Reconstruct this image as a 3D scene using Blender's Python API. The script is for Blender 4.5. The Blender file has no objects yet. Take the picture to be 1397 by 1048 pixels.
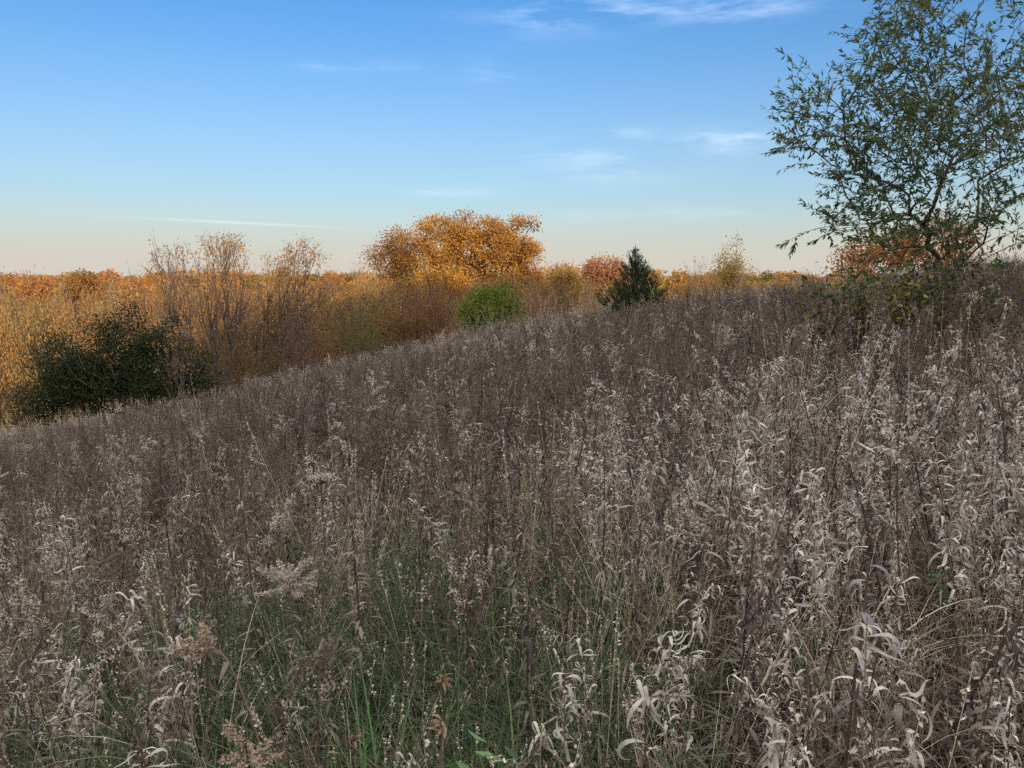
import bpy, math
import numpy as np

R = math.radians
rng = np.random.default_rng(11)
scene = bpy.context.scene
COL = scene.collection
PHW, PHH, F = 1397.0, 1048.0, 1124.0
PITCH = math.atan((524 - 390) / F)
SUN_EL, SUN_AZ = 7.0, 163.0              # azimuth from +Y towards +X
SU = np.array([math.sin(R(SUN_AZ)), math.cos(R(SUN_AZ))])   # ground direction to the sun
SL = np.array([-SU[1], SU[0]])

# ------------------------------------------------------------------ terrain
def sstep(a, b, t):
    t = np.clip((t - a) / (b - a), 0, 1)
    return t * t * (3 - 2 * t)

def wav(x, y, s=1.0, ph=0.0):
    """smooth pseudo noise in about -1..1"""
    x = x / s; y = y / s
    return (np.sin(x * 1.3 + 1.7 * np.sin(y * .9 + ph) + ph) + np.sin(y * 1.6 - 1.3 * np.sin(x * 1.1 + 2 * ph) + 2.1 * ph)
            + np.sin((x + y) * .83 + ph * 3.1 + np.sin(x * .7 - y * .5))) / 3

def T(x, y):
    x = np.asarray(x, float); y = np.asarray(y, float)
    yp = np.maximum(y, 0)
    xs = 45 * np.tanh(x / 45)
    side = (.18 * xs - .05 * (np.sqrt(xs * xs + 9) - 3)) / (1 + (yp / 110) ** 2)
    c = .0008 + .0004 * sstep(0, 14, -x)
    yk = 52.0
    drop = np.where(yp < yk, c * yp ** 2, c * yk ** 2 + 2 * c * yk * (yp - yk))
    floor = 11.0 + .8 * wav(x, y, 60)
    drop = floor * np.tanh(drop / floor)
    far = 10.5 * sstep(260, 620, np.hypot(x * .9, y)) + 2.8 * wav(x, y, 120, 1.3) * sstep(200, 600, yp) \
        + 5.0 * sstep(700, 1500, yp)
    s = x * SU[0] + y * SU[1]
    l = x * SL[0] + y * SL[1]
    Hh = 12.4 + np.clip(.20 * l, -2, 2.2) + .7 * wav(l, l * .3, 6) + .35 * wav(l, l * .7, 2.1, 2.)
    back = Hh * sstep(6, 82, s) * (1 - .0 * s)
    small = .05 * wav(x, y, 1.6, .4) + .12 * wav(x, y, 6, 2.)
    return side - drop + far + back + small

EYE = np.array([0., 0., float(T(0., 0.)) + 1.6])

def ray(px, py):
    dx, dy = (px - PHW / 2) / F, (PHH / 2 - py) / F
    c, s = math.cos(-PITCH), math.sin(-PITCH)
    return np.array([dx, c - s * dy * 1.0, s + c * dy])

def P(px, py, Y):
    """point that stands Y metres in front of the viewpoint in the direction of a photograph pixel"""
    d = ray(px, py)
    return EYE + d * (Y / d[1])

# ------------------------------------------------------------------ mesh builder
class MB:
    def __init__(self):
        self.V, self.Q, self.v, self.m = [], [], [], []
        self.n = 0
    def add(self, V, Q, v, m=0):
        V = np.asarray(V, float).reshape(-1, 3); Q = np.asarray(Q, int)
        if Q.shape[1] == 3:
            Q = np.concatenate([Q, -np.ones((len(Q), 1), int) - self.n], 1)
        self.V.append(V); self.Q.append(Q + self.n)
        self.v.append(np.broadcast_to(np.asarray(v, float), (len(Q),)))
        self.m.append(np.full(len(Q), m)); self.n += len(V)
    def join(self, o, m=None):
        for V, Q, v, mm in zip(o.V, o.Q, o.v, o.m):
            pass
        if o.n == 0: return self
        V = np.concatenate(o.V); Q = np.concatenate(o.Q)
        Qn = np.where(Q < 0, -1, Q + self.n)
        self.V.append(V); self.Q.append(Qn)
        self.v.append(np.concatenate(o.v))
        mm = np.concatenate(o.m)
        self.m.append(mm if m is None else np.full(len(Q), m)); self.n += len(V)
        return self
    def mesh(self, name, mats, smooth=False):
        me = bpy.data.meshes.new(name)
        V = np.concatenate(self.V); Q = np.concatenate(self.Q)
        tri = Q[:, 3] < 0
        cnt = np.where(tri, 3, 4)
        loops = Q.ravel()[(Q >= 0).ravel()]
        start = np.concatenate([[0], np.cumsum(cnt)[:-1]])
        me.vertices.add(len(V)); me.vertices.foreach_set('co', V.ravel().astype(np.float32))
        me.loops.add(len(loops)); me.loops.foreach_set('vertex_index', loops.astype(np.int32))
        me.polygons.add(len(Q)); me.polygons.foreach_set('loop_start', start.astype(np.int32))
        me.polygons.foreach_set('material_index', np.concatenate(self.m).astype(np.int32))
        if smooth: me.polygons.foreach_set('use_smooth', np.ones(len(Q), bool))
        for k in mats: me.materials.append(k)
        a = me.attributes.new('v', 'FLOAT', 'FACE')
        a.data.foreach_set('value', np.concatenate(self.v).astype(np.float32))
        me.update(calc_edges=True)
        return me

def norm(a):
    a = np.asarray(a, float)
    return a / np.maximum(np.linalg.norm(a, axis=-1, keepdims=True), 1e-9)

def segs(mb, A, B, ra, rb, v=.5, sides=4, m=0):
    """many straight tapered tube pieces at once"""
    A = np.asarray(A, float).reshape(-1, 3); B = np.asarray(B, float).reshape(-1, 3); n = len(A)
    if n == 0: return
    ra = np.broadcast_to(ra, (n,)); rb = np.broadcast_to(rb, (n,))
    d = norm(B - A)
    ref = np.where(np.abs(d[:, 2:3]) > .9, np.array([[1., 0, 0]]), np.array([[0, 0, 1.]]))
    u = norm(np.cross(d, ref)); w = np.cross(d, u)
    an = np.arange(sides) * 2 * math.pi / sides
    off = u[:, None] * np.cos(an)[None, :, None] + w[:, None] * np.sin(an)[None, :, None]
    a = A[:, None] + off * ra[:, None, None]
    b = B[:, None] + off * rb[:, None, None]
    V = np.concatenate([a, b], 1)
    k = np.arange(sides); k2 = (k + 1) % sides
    q = np.stack([k, k2, k2 + sides, k + sides], 1)
    Q = (q[None] + (np.arange(n) * 2 * sides)[:, None, None]).reshape(-1, 4)
    vv = np.repeat(np.broadcast_to(v, (n,)), sides)
    mb.add(V, Q, vv, m)

def tube(mb, pts, rad, v=.5, sides=5, m=0):
    pts = np.asarray(pts, float); n = len(pts)
    rad = np.broadcast_to(rad, (n,))
    d = norm(np.gradient(pts, axis=0))
    ref = np.array([.31, .95, .05]) if abs(d[:, 2]).mean() > .5 else np.array([.05, .1, 1.])
    u = norm(np.cross(d, ref)); w = np.cross(d, u)
    an = np.arange(sides) * 2 * math.pi / sides
    V = pts[:, None] + (u[:, None] * np.cos(an)[None, :, None] + w[:, None] * np.sin(an)[None, :, None]) * rad[:, None, None]
    i = np.arange(n - 1)[:, None] * sides; k = np.arange(sides); k2 = (k + 1) % sides
    Q = np.stack([i + k, i + k2, i + sides + k2, i + sides + k], -1).reshape(-1, 4)
    mb.add(V, Q, v, m)

def leaves(mb, pos, dirs, L, W, v, fold=.25, m=0, g=rng):
    """folded lance shaped leaves, two faces each"""
    pos = np.asarray(pos, float); n = len(pos)
    if n == 0: return
    L = np.broadcast_to(L, (n,))[:, None]; W = np.broadcast_to(W, (n,))[:, None]
    d = norm(dirs)
    s = norm(np.cross(d, norm(g.normal(size=(n, 3)))))
    nn = np.cross(s, d)
    mid = pos + d * L * .45
    V = np.stack([pos, mid + s * W * .5 + nn * W * fold, pos + d * L, mid - s * W * .5 + nn * W * fold, mid], 1)
    b = (np.arange(n) * 5)[:, None]
    Q = np.concatenate([b + np.array([[0, 1, 2, 4]]), b + np.array([[0, 4, 2, 3]])], 1).reshape(-1, 4)
    mb.add(V, Q, np.repeat(np.broadcast_to(v, (n,)), 2), m)

def curls(mb, pos, az, th0, curl, L, W, v, K=6, m=0, twist=None, prof=.8, g=rng, wave=None):
    """ribbon leaves that curl in a vertical plane and twist out of it"""
    pos = np.asarray(pos, float); n = len(pos)
    if n == 0: return
    b = lambda a: np.broadcast_to(np.asarray(a, float), (n,))
    az, th0, curl, L, W, v = map(b, (az, th0, curl, L, W, v))
    tw = b(twist) if twist is not None else g.normal(0, .8, n)
    o = np.stack([np.cos(az), np.sin(az), 0 * az], 1); sd = np.stack([-np.sin(az), np.cos(az), 0 * az], 1)
    up = np.array([0, 0, 1.])
    t = np.linspace(0, 1, K + 1)
    th = th0[:, None] + curl[:, None] * (t[None] ** 1.3) + (wave[:, None] * np.sin(2 * math.pi * t[None]) if wave is not None else 0)
    ps = tw[:, None] * t[None]
    d = np.cos(th)[..., None] * o[:, None] + np.sin(th)[..., None] * up
    nrm = -np.sin(th)[..., None] * o[:, None] + np.cos(th)[..., None] * up
    side = np.cos(ps)[..., None] * sd[:, None] + np.sin(ps)[..., None] * nrm
    d = d + .35 * np.sin(ps * 1.3)[..., None] * sd[:, None]
    c = pos[:, None] + np.concatenate([np.zeros((n, 1, 3)), np.cumsum(d[:, :-1], 1)], 1) * (L / K)[:, None, None]
    w = np.sin(math.pi * np.clip(t * .93 + .07, 0, 1) ** prof) * .5 + .02
    off = side * (w[None] * W[:, None])[..., None]
    V = np.stack([c - off, c + off], 2).reshape(n, -1, 3)
    k = np.arange(K) * 2
    q = np.stack([k, k + 1, k + 3, k + 2], 1)
    Q = (q[None] + (np.arange(n) * 2 * (K + 1))[:, None, None]).reshape(-1, 4)
    mb.add(V, Q, np.repeat(v, K), m)

def bez(a, b, c, n=8):
    t = np.linspace(0, 1, n)[:, None]
    return (1 - t) ** 2 * np.asarray(a) + 2 * t * (1 - t) * np.asarray(b) + t * t * np.asarray(c)

# ------------------------------------------------------------------ materials
def nn(t, typ, **kw):
    n = t.nodes.new(typ)
    for k, v in kw.items(): setattr(n, k, v)
    return n

def ramp_mat(name, cols, transl=.25, rough=.75, rnd=.35, spec=.15, mottle=0.0, mscale=60):
    m = bpy.data.materials.new(name); m.use_nodes = True
    t = m.node_tree; t.nodes.clear(); L = t.links.new
    at = nn(t, 'ShaderNodeAttribute', attribute_name='v')
    oi = nn(t, 'ShaderNodeObjectInfo')
    mx = nn(t, 'ShaderNodeMath', operation='MULTIPLY'); mx.inputs[1].default_value = 1 - rnd
    my = nn(t, 'ShaderNodeMath', operation='MULTIPLY_ADD'); my.inputs[1].default_value = rnd
    L(at.outputs['Fac'], mx.inputs[0]); L(oi.outputs['Random'], my.inputs[0]); L(mx.outputs[0], my.inputs[2])
    val = my.outputs[0]
    if mottle:
        tc = nn(t, 'ShaderNodeTexCoord'); no = nn(t, 'ShaderNodeTexNoise'); no.inputs['Scale'].default_value = mscale
        L(tc.outputs['Object'], no.inputs['Vector'])
        ma = nn(t, 'ShaderNodeMath', operation='MULTIPLY_ADD'); ma.inputs[1].default_value = mottle
        sub = nn(t, 'ShaderNodeMath', operation='SUBTRACT'); sub.inputs[1].default_value = .5
        L(no.outputs['Fac'], sub.inputs[0]); L(sub.outputs[0], ma.inputs[0]); L(val, ma.inputs[2]); val = ma.outputs[0]
    cr = nn(t, 'ShaderNodeValToRGB'); el = cr.color_ramp.elements
    n = len(cols)
    while len(el) < n: el.new(.5)
    for i, c in enumerate(cols):
        el[i].position = i / (n - 1) if n > 1 else 0
        el[i].color = (*c, 1)
    L(val, cr.inputs['Fac'])
    pb = nn(t, 'ShaderNodeBsdfPrincipled'); pb.inputs['Roughness'].default_value = rough
    pb.inputs['Specular IOR Level'].default_value = spec
    L(cr.outputs['Color'], pb.inputs['Base Color'])
    out = nn(t, 'ShaderNodeOutputMaterial')
    if transl > 0:
        tr = nn(t, 'ShaderNodeBsdfTranslucent'); L(cr.outputs['Color'], tr.inputs['Color'])
        ms = nn(t, 'ShaderNodeMixShader'); ms.inputs[0].default_value = transl
        L(pb.outputs[0], ms.inputs[1]); L(tr.outputs[0], ms.inputs[2]); L(ms.outputs[0], out.inputs['Surface'])
    else:
        L(pb.outputs[0], out.inputs['Surface'])
    return m

M = {}
def lift(cols, e=.80): return [tuple(k ** e for k in c) for c in cols]
M['pale'] = ramp_mat('dry_pale_leaf', lift([(.085, .07, .052), (.21, .18, .14), (.38, .34, .28), (.62, .575, .50)], 0.7), .25, mottle=.3)
M['brown'] = ramp_mat('dry_brown_leaf', lift([(.042, .033, .027), (.095, .074, .058), (.185, .148, .115), (.33, .275, .22)], 0.93), .2, mottle=.3, rnd=.6)
M['dark'] = ramp_mat('withered_dark_leaf', lift([(.020, .016, .015), (.045, .035, .032), (.09, .072, .066), (.19, .165, .15)], 1.0), .15, mottle=.3, rnd=.6)
M['stem'] = ramp_mat('dry_stem', lift([(.03, .02, .018), (.08, .052, .04), (.19, .13, .09), (.36, .28, .19)], 0.95), 0, rnd=.5)
M['straw'] = ramp_mat('straw', lift([(.16, .115, .07), (.30, .235, .15), (.46, .38, .27), (.58, .50, .38)], 0.85), .2)
M['fluff'] = ramp_mat('seed_fluff', lift([(.13, .10, .07), (.25, .20, .15), (.39, .33, .26), (.54, .48, .40)], 0.75), .3)
M['tawny'] = ramp_mat('tawny_seed_fluff', lift([(.15, .09, .055), (.28, .18, .115), (.40, .30, .21), (.55, .46, .37)], 0.9), .3)
M['grass'] = ramp_mat('green_grass', lift([(.022, .038, .018), (.045, .072, .030), (.09, .12, .052), (.22, .21, .11)], 0.92), .3)
M['herb'] = ramp_mat('green_herb', lift([(.02, .06, .02), (.04, .11, .03), (.08, .17, .05)]), .3)
M['golden'] = ramp_mat('fading_goldenrod_leaf', lift([(.10, .11, .03), (.24, .20, .05), (.38, .28, .07)], 0.9), .3)
M['tan_leaf'] = ramp_mat('tan_dried_leaf', [(.10, .06, .04), (.24, .145, .085), (.38, .26, .17)], .25, mottle=.4)
M['rust'] = ramp_mat('rust_leaf', [(.17, .08, .028), (.36, .185, .062), (.50, .30, .12)], .3)
M['grey_leaf'] = ramp_mat('broad_grey_leaf', lift([(.08, .072, .072), (.15, .137, .135), (.25, .235, .225)], 1.0), .2, mottle=.5, mscale=30)
M['bark'] = ramp_mat('grey_brown_bark', [(.06, .045, .035), (.12, .09, .07), (.2, .155, .125)], 0, .9, mottle=.6, mscale=20)
M['bark_twig'] = ramp_mat('brown_purple_twig', [(.06, .04, .035), (.13, .085, .07), (.20, .14, .11)], 0, .9)
M['bark_pale'] = ramp_mat('pale_bark', [(.17, .13, .10), (.27, .215, .165), (.38, .31, .24)], 0, .9, mottle=.5, mscale=20)
M['oak'] = ramp_mat('golden_oak_leaf', [(.12, .052, .02), (.28, .13, .03), (.46, .24, .05), (.57, .345, .085)], .35, rnd=.0)
M['oak_y'] = ramp_mat('yellow_oak_leaf', [(.18, .08, .022), (.34, .165, .034), (.50, .27, .05), (.60, .36, .08)], .35, rnd=.0)
M['oak_b'] = ramp_mat('brown_oak_leaf', [(.10, .05, .025), (.22, .11, .04), (.35, .185, .06), (.45, .26, .08)], .35, rnd=.0)
M['russet'] = ramp_mat('russet_shrub_leaf', [(.08, .042, .022), (.19, .097, .04), (.34, .18, .065), (.46, .275, .105)], .3, rnd=.45)
M['ochre'] = ramp_mat('ochre_shrub_leaf', [(.14, .08, .035), (.27, .155, .055), (.40, .24, .08), (.47, .33, .13)], .3, rnd=.45)
M['olive'] = ramp_mat('olive_leaf', [(.045, .05, .016), (.10, .10, .025), (.19, .16, .035), (.30, .22, .05)], .3, rnd=.4)
M['shrub_g'] = ramp_mat('green_shrub_leaf', [(.04, .075, .015), (.085, .14, .022), (.16, .21, .03), (.40, .33, .04)], .3, rnd=.0)
M['bush_y'] = ramp_mat('green_yellow_leaf', [(.022, .04, .014), (.045, .072, .022), (.10, .11, .03), (.38, .27, .05)], .3, rnd=.0)
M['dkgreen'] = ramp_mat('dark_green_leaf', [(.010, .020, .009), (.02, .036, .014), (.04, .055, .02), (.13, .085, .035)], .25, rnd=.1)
M['near_leaf'] = ramp_mat('willow_green_leaf', [(.03, .055, .022), (.06, .098, .032), (.11, .145, .045), (.28, .22, .06)], .35, rnd=.0, rough=.5, spec=.3)
M['cedar'] = ramp_mat('cedar_needles', [(.015, .032, .015), (.034, .062, .026), (.068, .095, .034), (.13, .12, .045)], .15, rnd=.0)
M['birch'] = ramp_mat('yellow_birch_leaf', [(.32, .20, .05), (.48, .33, .09), (.58, .45, .17)], .35, rnd=.0)
M['pink'] = ramp_mat('coral_leaf', [(.22, .10, .055), (.36, .175, .09), (.46, .26, .13)], .3, rnd=.2)
M['orange'] = ramp_mat('orange_leaf', [(.20, .075, .025), (.37, .155, .045), (.47, .24, .075)], .3, rnd=.2)

def ground_mat():
    m = bpy.data.materials.new('meadow_soil'); m.use_nodes = True
    t = m.node_tree; L = t.links.new; pb = t.nodes['Principled BSDF']
    pb.inputs['Roughness'].default_value = .95; pb.inputs['Specular IOR Level'].default_value = .05
    ge = nn(t, 'ShaderNodeNewGeometry')
    n1 = nn(t, 'ShaderNodeTexNoise'); n1.inputs['Scale'].default_value = 6; n1.inputs['Detail'].default_value = 8
    n2 = nn(t, 'ShaderNodeTexNoise'); n2.inputs['Scale'].default_value = .03; n2.inputs['Detail'].default_value = 6
    c1 = nn(t, 'ShaderNodeValToRGB'); c2 = nn(t, 'ShaderNodeValToRGB')
    for cr, stops in ((c1, [(.3, (.028, .022, .016)), (.5, (.075, .06, .042)), (.72, (.16, .13, .09))]),
                      (c2, [(.35, (.10, .085, .03)), (.5, (.22, .16, .05)), (.65, (.30, .16, .05))])):
        e = cr.color_ramp.elements
        while len(e) < 3: e.new(.5)
        for k, (p, c) in enumerate(stops): e[k].position = p; e[k].color = (*c, 1)
    L(ge.outputs['Position'], n1.inputs['Vector']); L(ge.outputs['Position'], n2.inputs['Vector'])
    L(n1.outputs['Fac'], c1.inputs['Fac']); L(n2.outputs['Fac'], c2.inputs['Fac'])
    vl = nn(t, 'ShaderNodeVectorMath', operation='LENGTH'); L(ge.outputs['Position'], vl.inputs[0])
    mr = nn(t, 'ShaderNodeMapRange'); mr.inputs['From Min'].default_value = 45; mr.inputs['From Max'].default_value = 90
    L(vl.outputs['Value'], mr.inputs['Value'])
    mx = nn(t, 'ShaderNodeMix', data_type='RGBA')
    L(mr.outputs[0], mx.inputs['Factor']); L(c1.outputs['Color'], mx.inputs[6]); L(c2.outputs['Color'], mx.inputs[7])
    L(mx.outputs[2], pb.inputs['Base Color'])
    return m

# ------------------------------------------------------------------ object helpers
def obj(name, mb, mats, parent=None, smooth=False):
    if isinstance(mb, MB) and mb.n == 0: return None
    me = mb if isinstance(mb, bpy.types.Mesh) else mb.mesh(name, mats if isinstance(mats, list) else [mats], smooth)
    o = bpy.data.objects.new(name, me); COL.objects.link(o)
    if parent: o.parent = parent
    return o

def tag(o, label=None, cat=None, group=None, kind=None):
    if label: o['label'] = label
    if cat: o['category'] = cat
    if group: o['group'] = group
    if kind: o['kind'] = kind
    return o

def thing(name, label, cat, loc, rz=0., group=None, sc=1.0, tilt=(0, 0)):
    o = bpy.data.objects.new(name, None); COL.objects.link(o)
    o.empty_display_size = .2
    o.location = tuple(float(k) for k in loc); o.rotation_euler = (tilt[0], tilt[1], rz)
    o.scale = (sc, sc, sc) if np.isscalar(sc) else sc
    return tag(o, label, cat, group)

def copy_part(src, parent):
    c = src.copy(); COL.objects.link(c); c.parent = parent
    return c

def scatter(name, pts, rot, sca, idx, protos, label=None):
    """one stuff object: prototypes instanced on points by geometry nodes"""
    me = bpy.data.meshes.new(name); n = len(pts)
    me.vertices.add(n); me.vertices.foreach_set('co', np.asarray(pts, np.float32).ravel())
    for nm, typ, key, arr in (('rot', 'FLOAT_VECTOR', 'vector', rot), ('sca', 'FLOAT_VECTOR', 'vector', sca), ('idx', 'INT', 'value', idx)):
        a = me.attributes.new(nm, typ, 'POINT')
        a.data.foreach_set(key, np.ascontiguousarray(np.asarray(arr), np.int32 if typ == 'INT' else np.float32).ravel())
    o = bpy.data.objects.new(name, me); COL.objects.link(o)
    pc = bpy.data.collections.new(name + '_kinds')
    for k, pm in enumerate(protos):
        q = bpy.data.objects.new('%s_kind_%02d' % (name, k), pm); pc.objects.link(q)
    g = bpy.data.node_groups.new(name + '_scatter', 'GeometryNodeTree')
    g.interface.new_socket(name='Geometry', in_out='INPUT', socket_type='NodeSocketGeometry')
    g.interface.new_socket(name='Geometry', in_out='OUTPUT', socket_type='NodeSocketGeometry')
    gi = g.nodes.new('NodeGroupInput'); go = g.nodes.new('NodeGroupOutput')
    ci = g.nodes.new('GeometryNodeCollectionInfo'); ci.inputs['Collection'].default_value = pc
    ci.inputs['Separate Children'].default_value = True; ci.inputs['Reset Children'].default_value = True
    ip = g.nodes.new('GeometryNodeInstanceOnPoints'); ip.inputs['Pick Instance'].default_value = True
    def na(nm, typ):
        k = g.nodes.new('GeometryNodeInputNamedAttribute'); k.data_type = typ; k.inputs['Name'].default_value = nm
        return next(s for s in k.outputs if s.enabled and s.name == 'Attribute')
    e2r = g.nodes.new('FunctionNodeEulerToRotation')
    g.links.new(gi.outputs[0], ip.inputs['Points']); g.links.new(ci.outputs[0], ip.inputs['Instance'])
    g.links.new(na('idx', 'INT'), ip.inputs['Instance Index'])
    g.links.new(na('rot', 'FLOAT_VECTOR'), e2r.inputs[0]); g.links.new(e2r.outputs[0], ip.inputs['Rotation'])
    g.links.new(na('sca', 'FLOAT_VECTOR'), ip.inputs['Scale'])
    g.links.new(ip.outputs[0], go.inputs[0])
    md = o.modifiers.new('scatter', 'NODES'); md.node_group = g
    tag(o, label, None, None, 'stuff')
    return o

# ------------------------------------------------------------------ woody plants
def skeleton(root, top, att, step=.5, alpha=.35, below=.6, wander=.06, ntr=4, lift=.12, g=rng):
    root = np.asarray(root, float); top = np.asarray(top, float)
    cap = 20000
    pos = np.zeros((cap, 3)); par = np.full(cap, -1); pl = np.zeros(cap)
    n = 0
    for t in np.linspace(0, 1, ntr + 1):
        p = root + (top - root) * t
        if 0 < t < 1: p = p + g.normal(0, wander, 3) * np.array([1, 1, .2])
        pos[n] = p; par[n] = n - 1
        pl[n] = 0 if n == 0 else pl[n - 1] + np.linalg.norm(pos[n] - pos[n - 1]); n += 1
    order = np.argsort(np.linalg.norm(att - top, axis=1) + g.normal(0, .2, len(att)))
    tips = []
    for i in order:
        a = att[i]
        dv = a - pos[:n]
        d = np.linalg.norm(dv, axis=1)
        cost = d + alpha * pl[:n] + below * np.maximum(0, -dv[:, 2] + .25 * d)
        j = int(np.argmin(cost)); s = max(1, int(math.ceil(d[j] / step)))
        if n + s >= cap: break
        p0 = pos[j]; last = j
        L = d[j]
        ctrl = (p0 + a) / 2 + np.array([0, 0, lift * L]) + g.normal(0, wander * L, 3)
        for k in range(1, s + 1):
            t = k / s
            pos[n] = (1 - t) ** 2 * p0 + 2 * t * (1 - t) * ctrl + t * t * a
            par[n] = last; pl[n] = pl[last] + L / s; last = n; n += 1
        tips.append(last)
    pos, par = pos[:n], par[:n]
    cnt = np.zeros(n); cnt[tips] = 1
    for i in range(n - 1, 0, -1): cnt[par[i]] += cnt[i]
    return pos, par, np.maximum(cnt, 1), np.array(tips)

def wood(mb, pos, par, cnt, rtip, power=.48, sides=5, rmax=None):
    r = rtip * cnt ** power
    if rmax: r = np.minimum(r, rmax)
    i = np.arange(1, len(pos)); p = par[1:]
    segs(mb, pos[p], pos[i] + (pos[i] - pos[p]) * .04, np.minimum(r[p], r[i] * 1.35), r[i], rng.uniform(.2, .8, len(i)), sides)
    return r

def in_lobes(lobes, n, shell=.0, g=rng):
    """random points in a union of ellipsoids (cx,cy,cz,rx,ry,rz)"""
    lobes = np.asarray(lobes, float)
    w = lobes[:, 3] * lobes[:, 4] * lobes[:, 5]; w = w ** .8 / (w ** .8).sum()
    k = g.choice(len(lobes), n, p=w)
    d = norm(g.normal(size=(n, 3))); r = g.uniform(shell, 1, n) ** (1 / 2.2)
    return lobes[k, :3] + d * r[:, None] * lobes[k, 3:]

def tuft_leaves(mb, centers, n, spread, L, W, vfun=None, g=rng, down=0.0, m=0):
    c = np.repeat(centers, n, 0)
    off = g.normal(size=c.shape) * np.asarray(spread)
    d = norm(off) + g.normal(0, .6, c.shape); d[:, 2] -= down
    v = g.uniform(0, 1, len(c)) if vfun is None else vfun(c + off)
    leaves(mb, c + off, d, L * g.uniform(.6, 1.25, len(c)), W * g.uniform(.7, 1.2, len(c)), v, m=m, g=g)

def to_local(pts, base): return np.asarray(pts, float) - np.asarray(base, float)

def lobe_px(px, py, Y, rx, ry, rd=None):
    p = P(px, py, Y); k = Y / F / math.cos(PITCH) ** 0
    return [*p, rx * k, (rd if rd else rx * k), ry * k]

def broad_tree(name, label, cat, base, lobes, trunk_h, nclump, nleaf, mat, leafL, leafW, spread, rtip=.03,
               bark='bark', shell=.35, group=None, alpha=.3, step=.7, vshift=0., vrange=1.0, holes=()):
    base = np.asarray(base, float)
    t = thing(name, label, cat, base, 0, group)
    lb = np.asarray(lobes, float).copy(); lb[:, :3] -= base
    att = in_lobes(lb, nclump, shell)
    for hx, hy, hz_, hr in holes:      # gaps in the crown
        q = att - (np.array([hx, hy, hz_]) - base); att = att[q[:, 0] ** 2 + (q[:, 1] * .35) ** 2 + q[:, 2] ** 2 > hr * hr]
    pos, par, cnt, tips = skeleton((0, 0, -.3), (rng.normal(0, .1), rng.normal(0, .1), trunk_h), att, step, alpha)
    w = MB(); wood(w, pos, par, cnt, rtip)
    obj('trunk', w, M[bark], t)
    c = MB()
    cv = rng.uniform(0, 1, len(tips))
    k = np.repeat(np.arange(len(tips)), nleaf)
    cen = pos[tips][k]
    off = rng.normal(size=cen.shape) * np.asarray(spread)
    d = norm(off) + rng.normal(0, .7, cen.shape)
    v = np.clip(vshift + vrange * (.62 * cv[k] + .38 * rng.uniform(0, 1, len(k))), 0, 1)
    leaves(c, cen + off, d, leafL * rng.uniform(.6, 1.3, len(k)), leafW * rng.uniform(.7, 1.2, len(k)), v)
    obj('crown', c, M[mat], t)
    return t

# ---- shrub prototypes: unit height (1) domes of stems and leaves
def shrub_meshes(seed, mat, bark, ntw=110, nl=14, leaf=.03, twiggy=.5, wide=.80, up=.25):
    g = np.random.default_rng(seed)
    lob = [(0, 0, .55, wide * .8, wide * .8, .45)]
    for _ in range(5):
        a = g.uniform(0, 6.28); r = g.uniform(.2, .55) * wide
        h = g.uniform(.3, .78)
        lob.append((r * math.cos(a), r * math.sin(a), h, g.uniform(.18, .32), g.uniform(.18, .32), min(.24, 1 - h)))
    att = in_lobes(lob, ntw, .3, g); att[:, 2] = np.maximum(att[:, 2], .08)
    pos, par, cnt, tips = skeleton((0, 0, -.03), (0, 0, .05), att, .09, .25, .8, .05, 2, .05, g)
    w = MB(); wood(w, pos, par, cnt, .0035, .42, 4)
    # fine twigs that stick out beyond the leaves
    tp = np.repeat(pos[tips], 3, 0)
    od = norm(tp - np.array([0, 0, .15])) + g.normal(0, .35, tp.shape) + np.array([0, 0, up])
    segs(w, tp, tp + norm(od) * g.uniform(.03, .11, (len(tp), 1)), .0022, .0012, g.uniform(.3, .9, len(tp)), 3)
    c = MB(); cv = g.uniform(0, 1, len(tips)); k = np.repeat(np.arange(len(tips)), nl)
    keep = g.uniform(size=len(k)) < (1.25 - twiggy * cv[k]); k = k[keep]
    off = g.normal(size=(len(k), 3)) * .055
    d = norm(off) + g.normal(0, .7, off.shape)
    leaves(c, pos[tips][k] + off, d, leaf * g.uniform(.6, 1.4, len(k)), leaf * .55 * g.uniform(.7, 1.2, len(k)),
           np.clip(.5 * cv[k] + .5 * g.uniform(0, 1, len(k)), 0, 1), g=g)
    return w.mesh('shrub_stem', [M[bark]]), c.mesh('shrub_crown', [M[mat]])

# ================================================================== camera, light, sky
cam = bpy.data.cameras.new('camera'); co = bpy.data.objects.new('camera', cam); COL.objects.link(co)
co.location = EYE; co.rotation_euler = (math.pi / 2 - PITCH, 0, 0)
cam.sensor_width = 36; cam.lens = 36 * F / PHW; cam.clip_end = 6000; cam.clip_start = .05
scene.camera = co

sun = bpy.data.lights.new('sun', 'SUN'); so = bpy.data.objects.new('sun', sun); COL.objects.link(so)
sun.energy = 3.6; sun.angle = R(.6); sun.color = (1.0, .76, .50)
so.rotation_euler = (math.pi / 2 - R(SUN_EL), 0, math.pi - R(SUN_AZ))   # lamp's -Z runs from the sun to the scene
so.location = (10, -40, 40)

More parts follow.
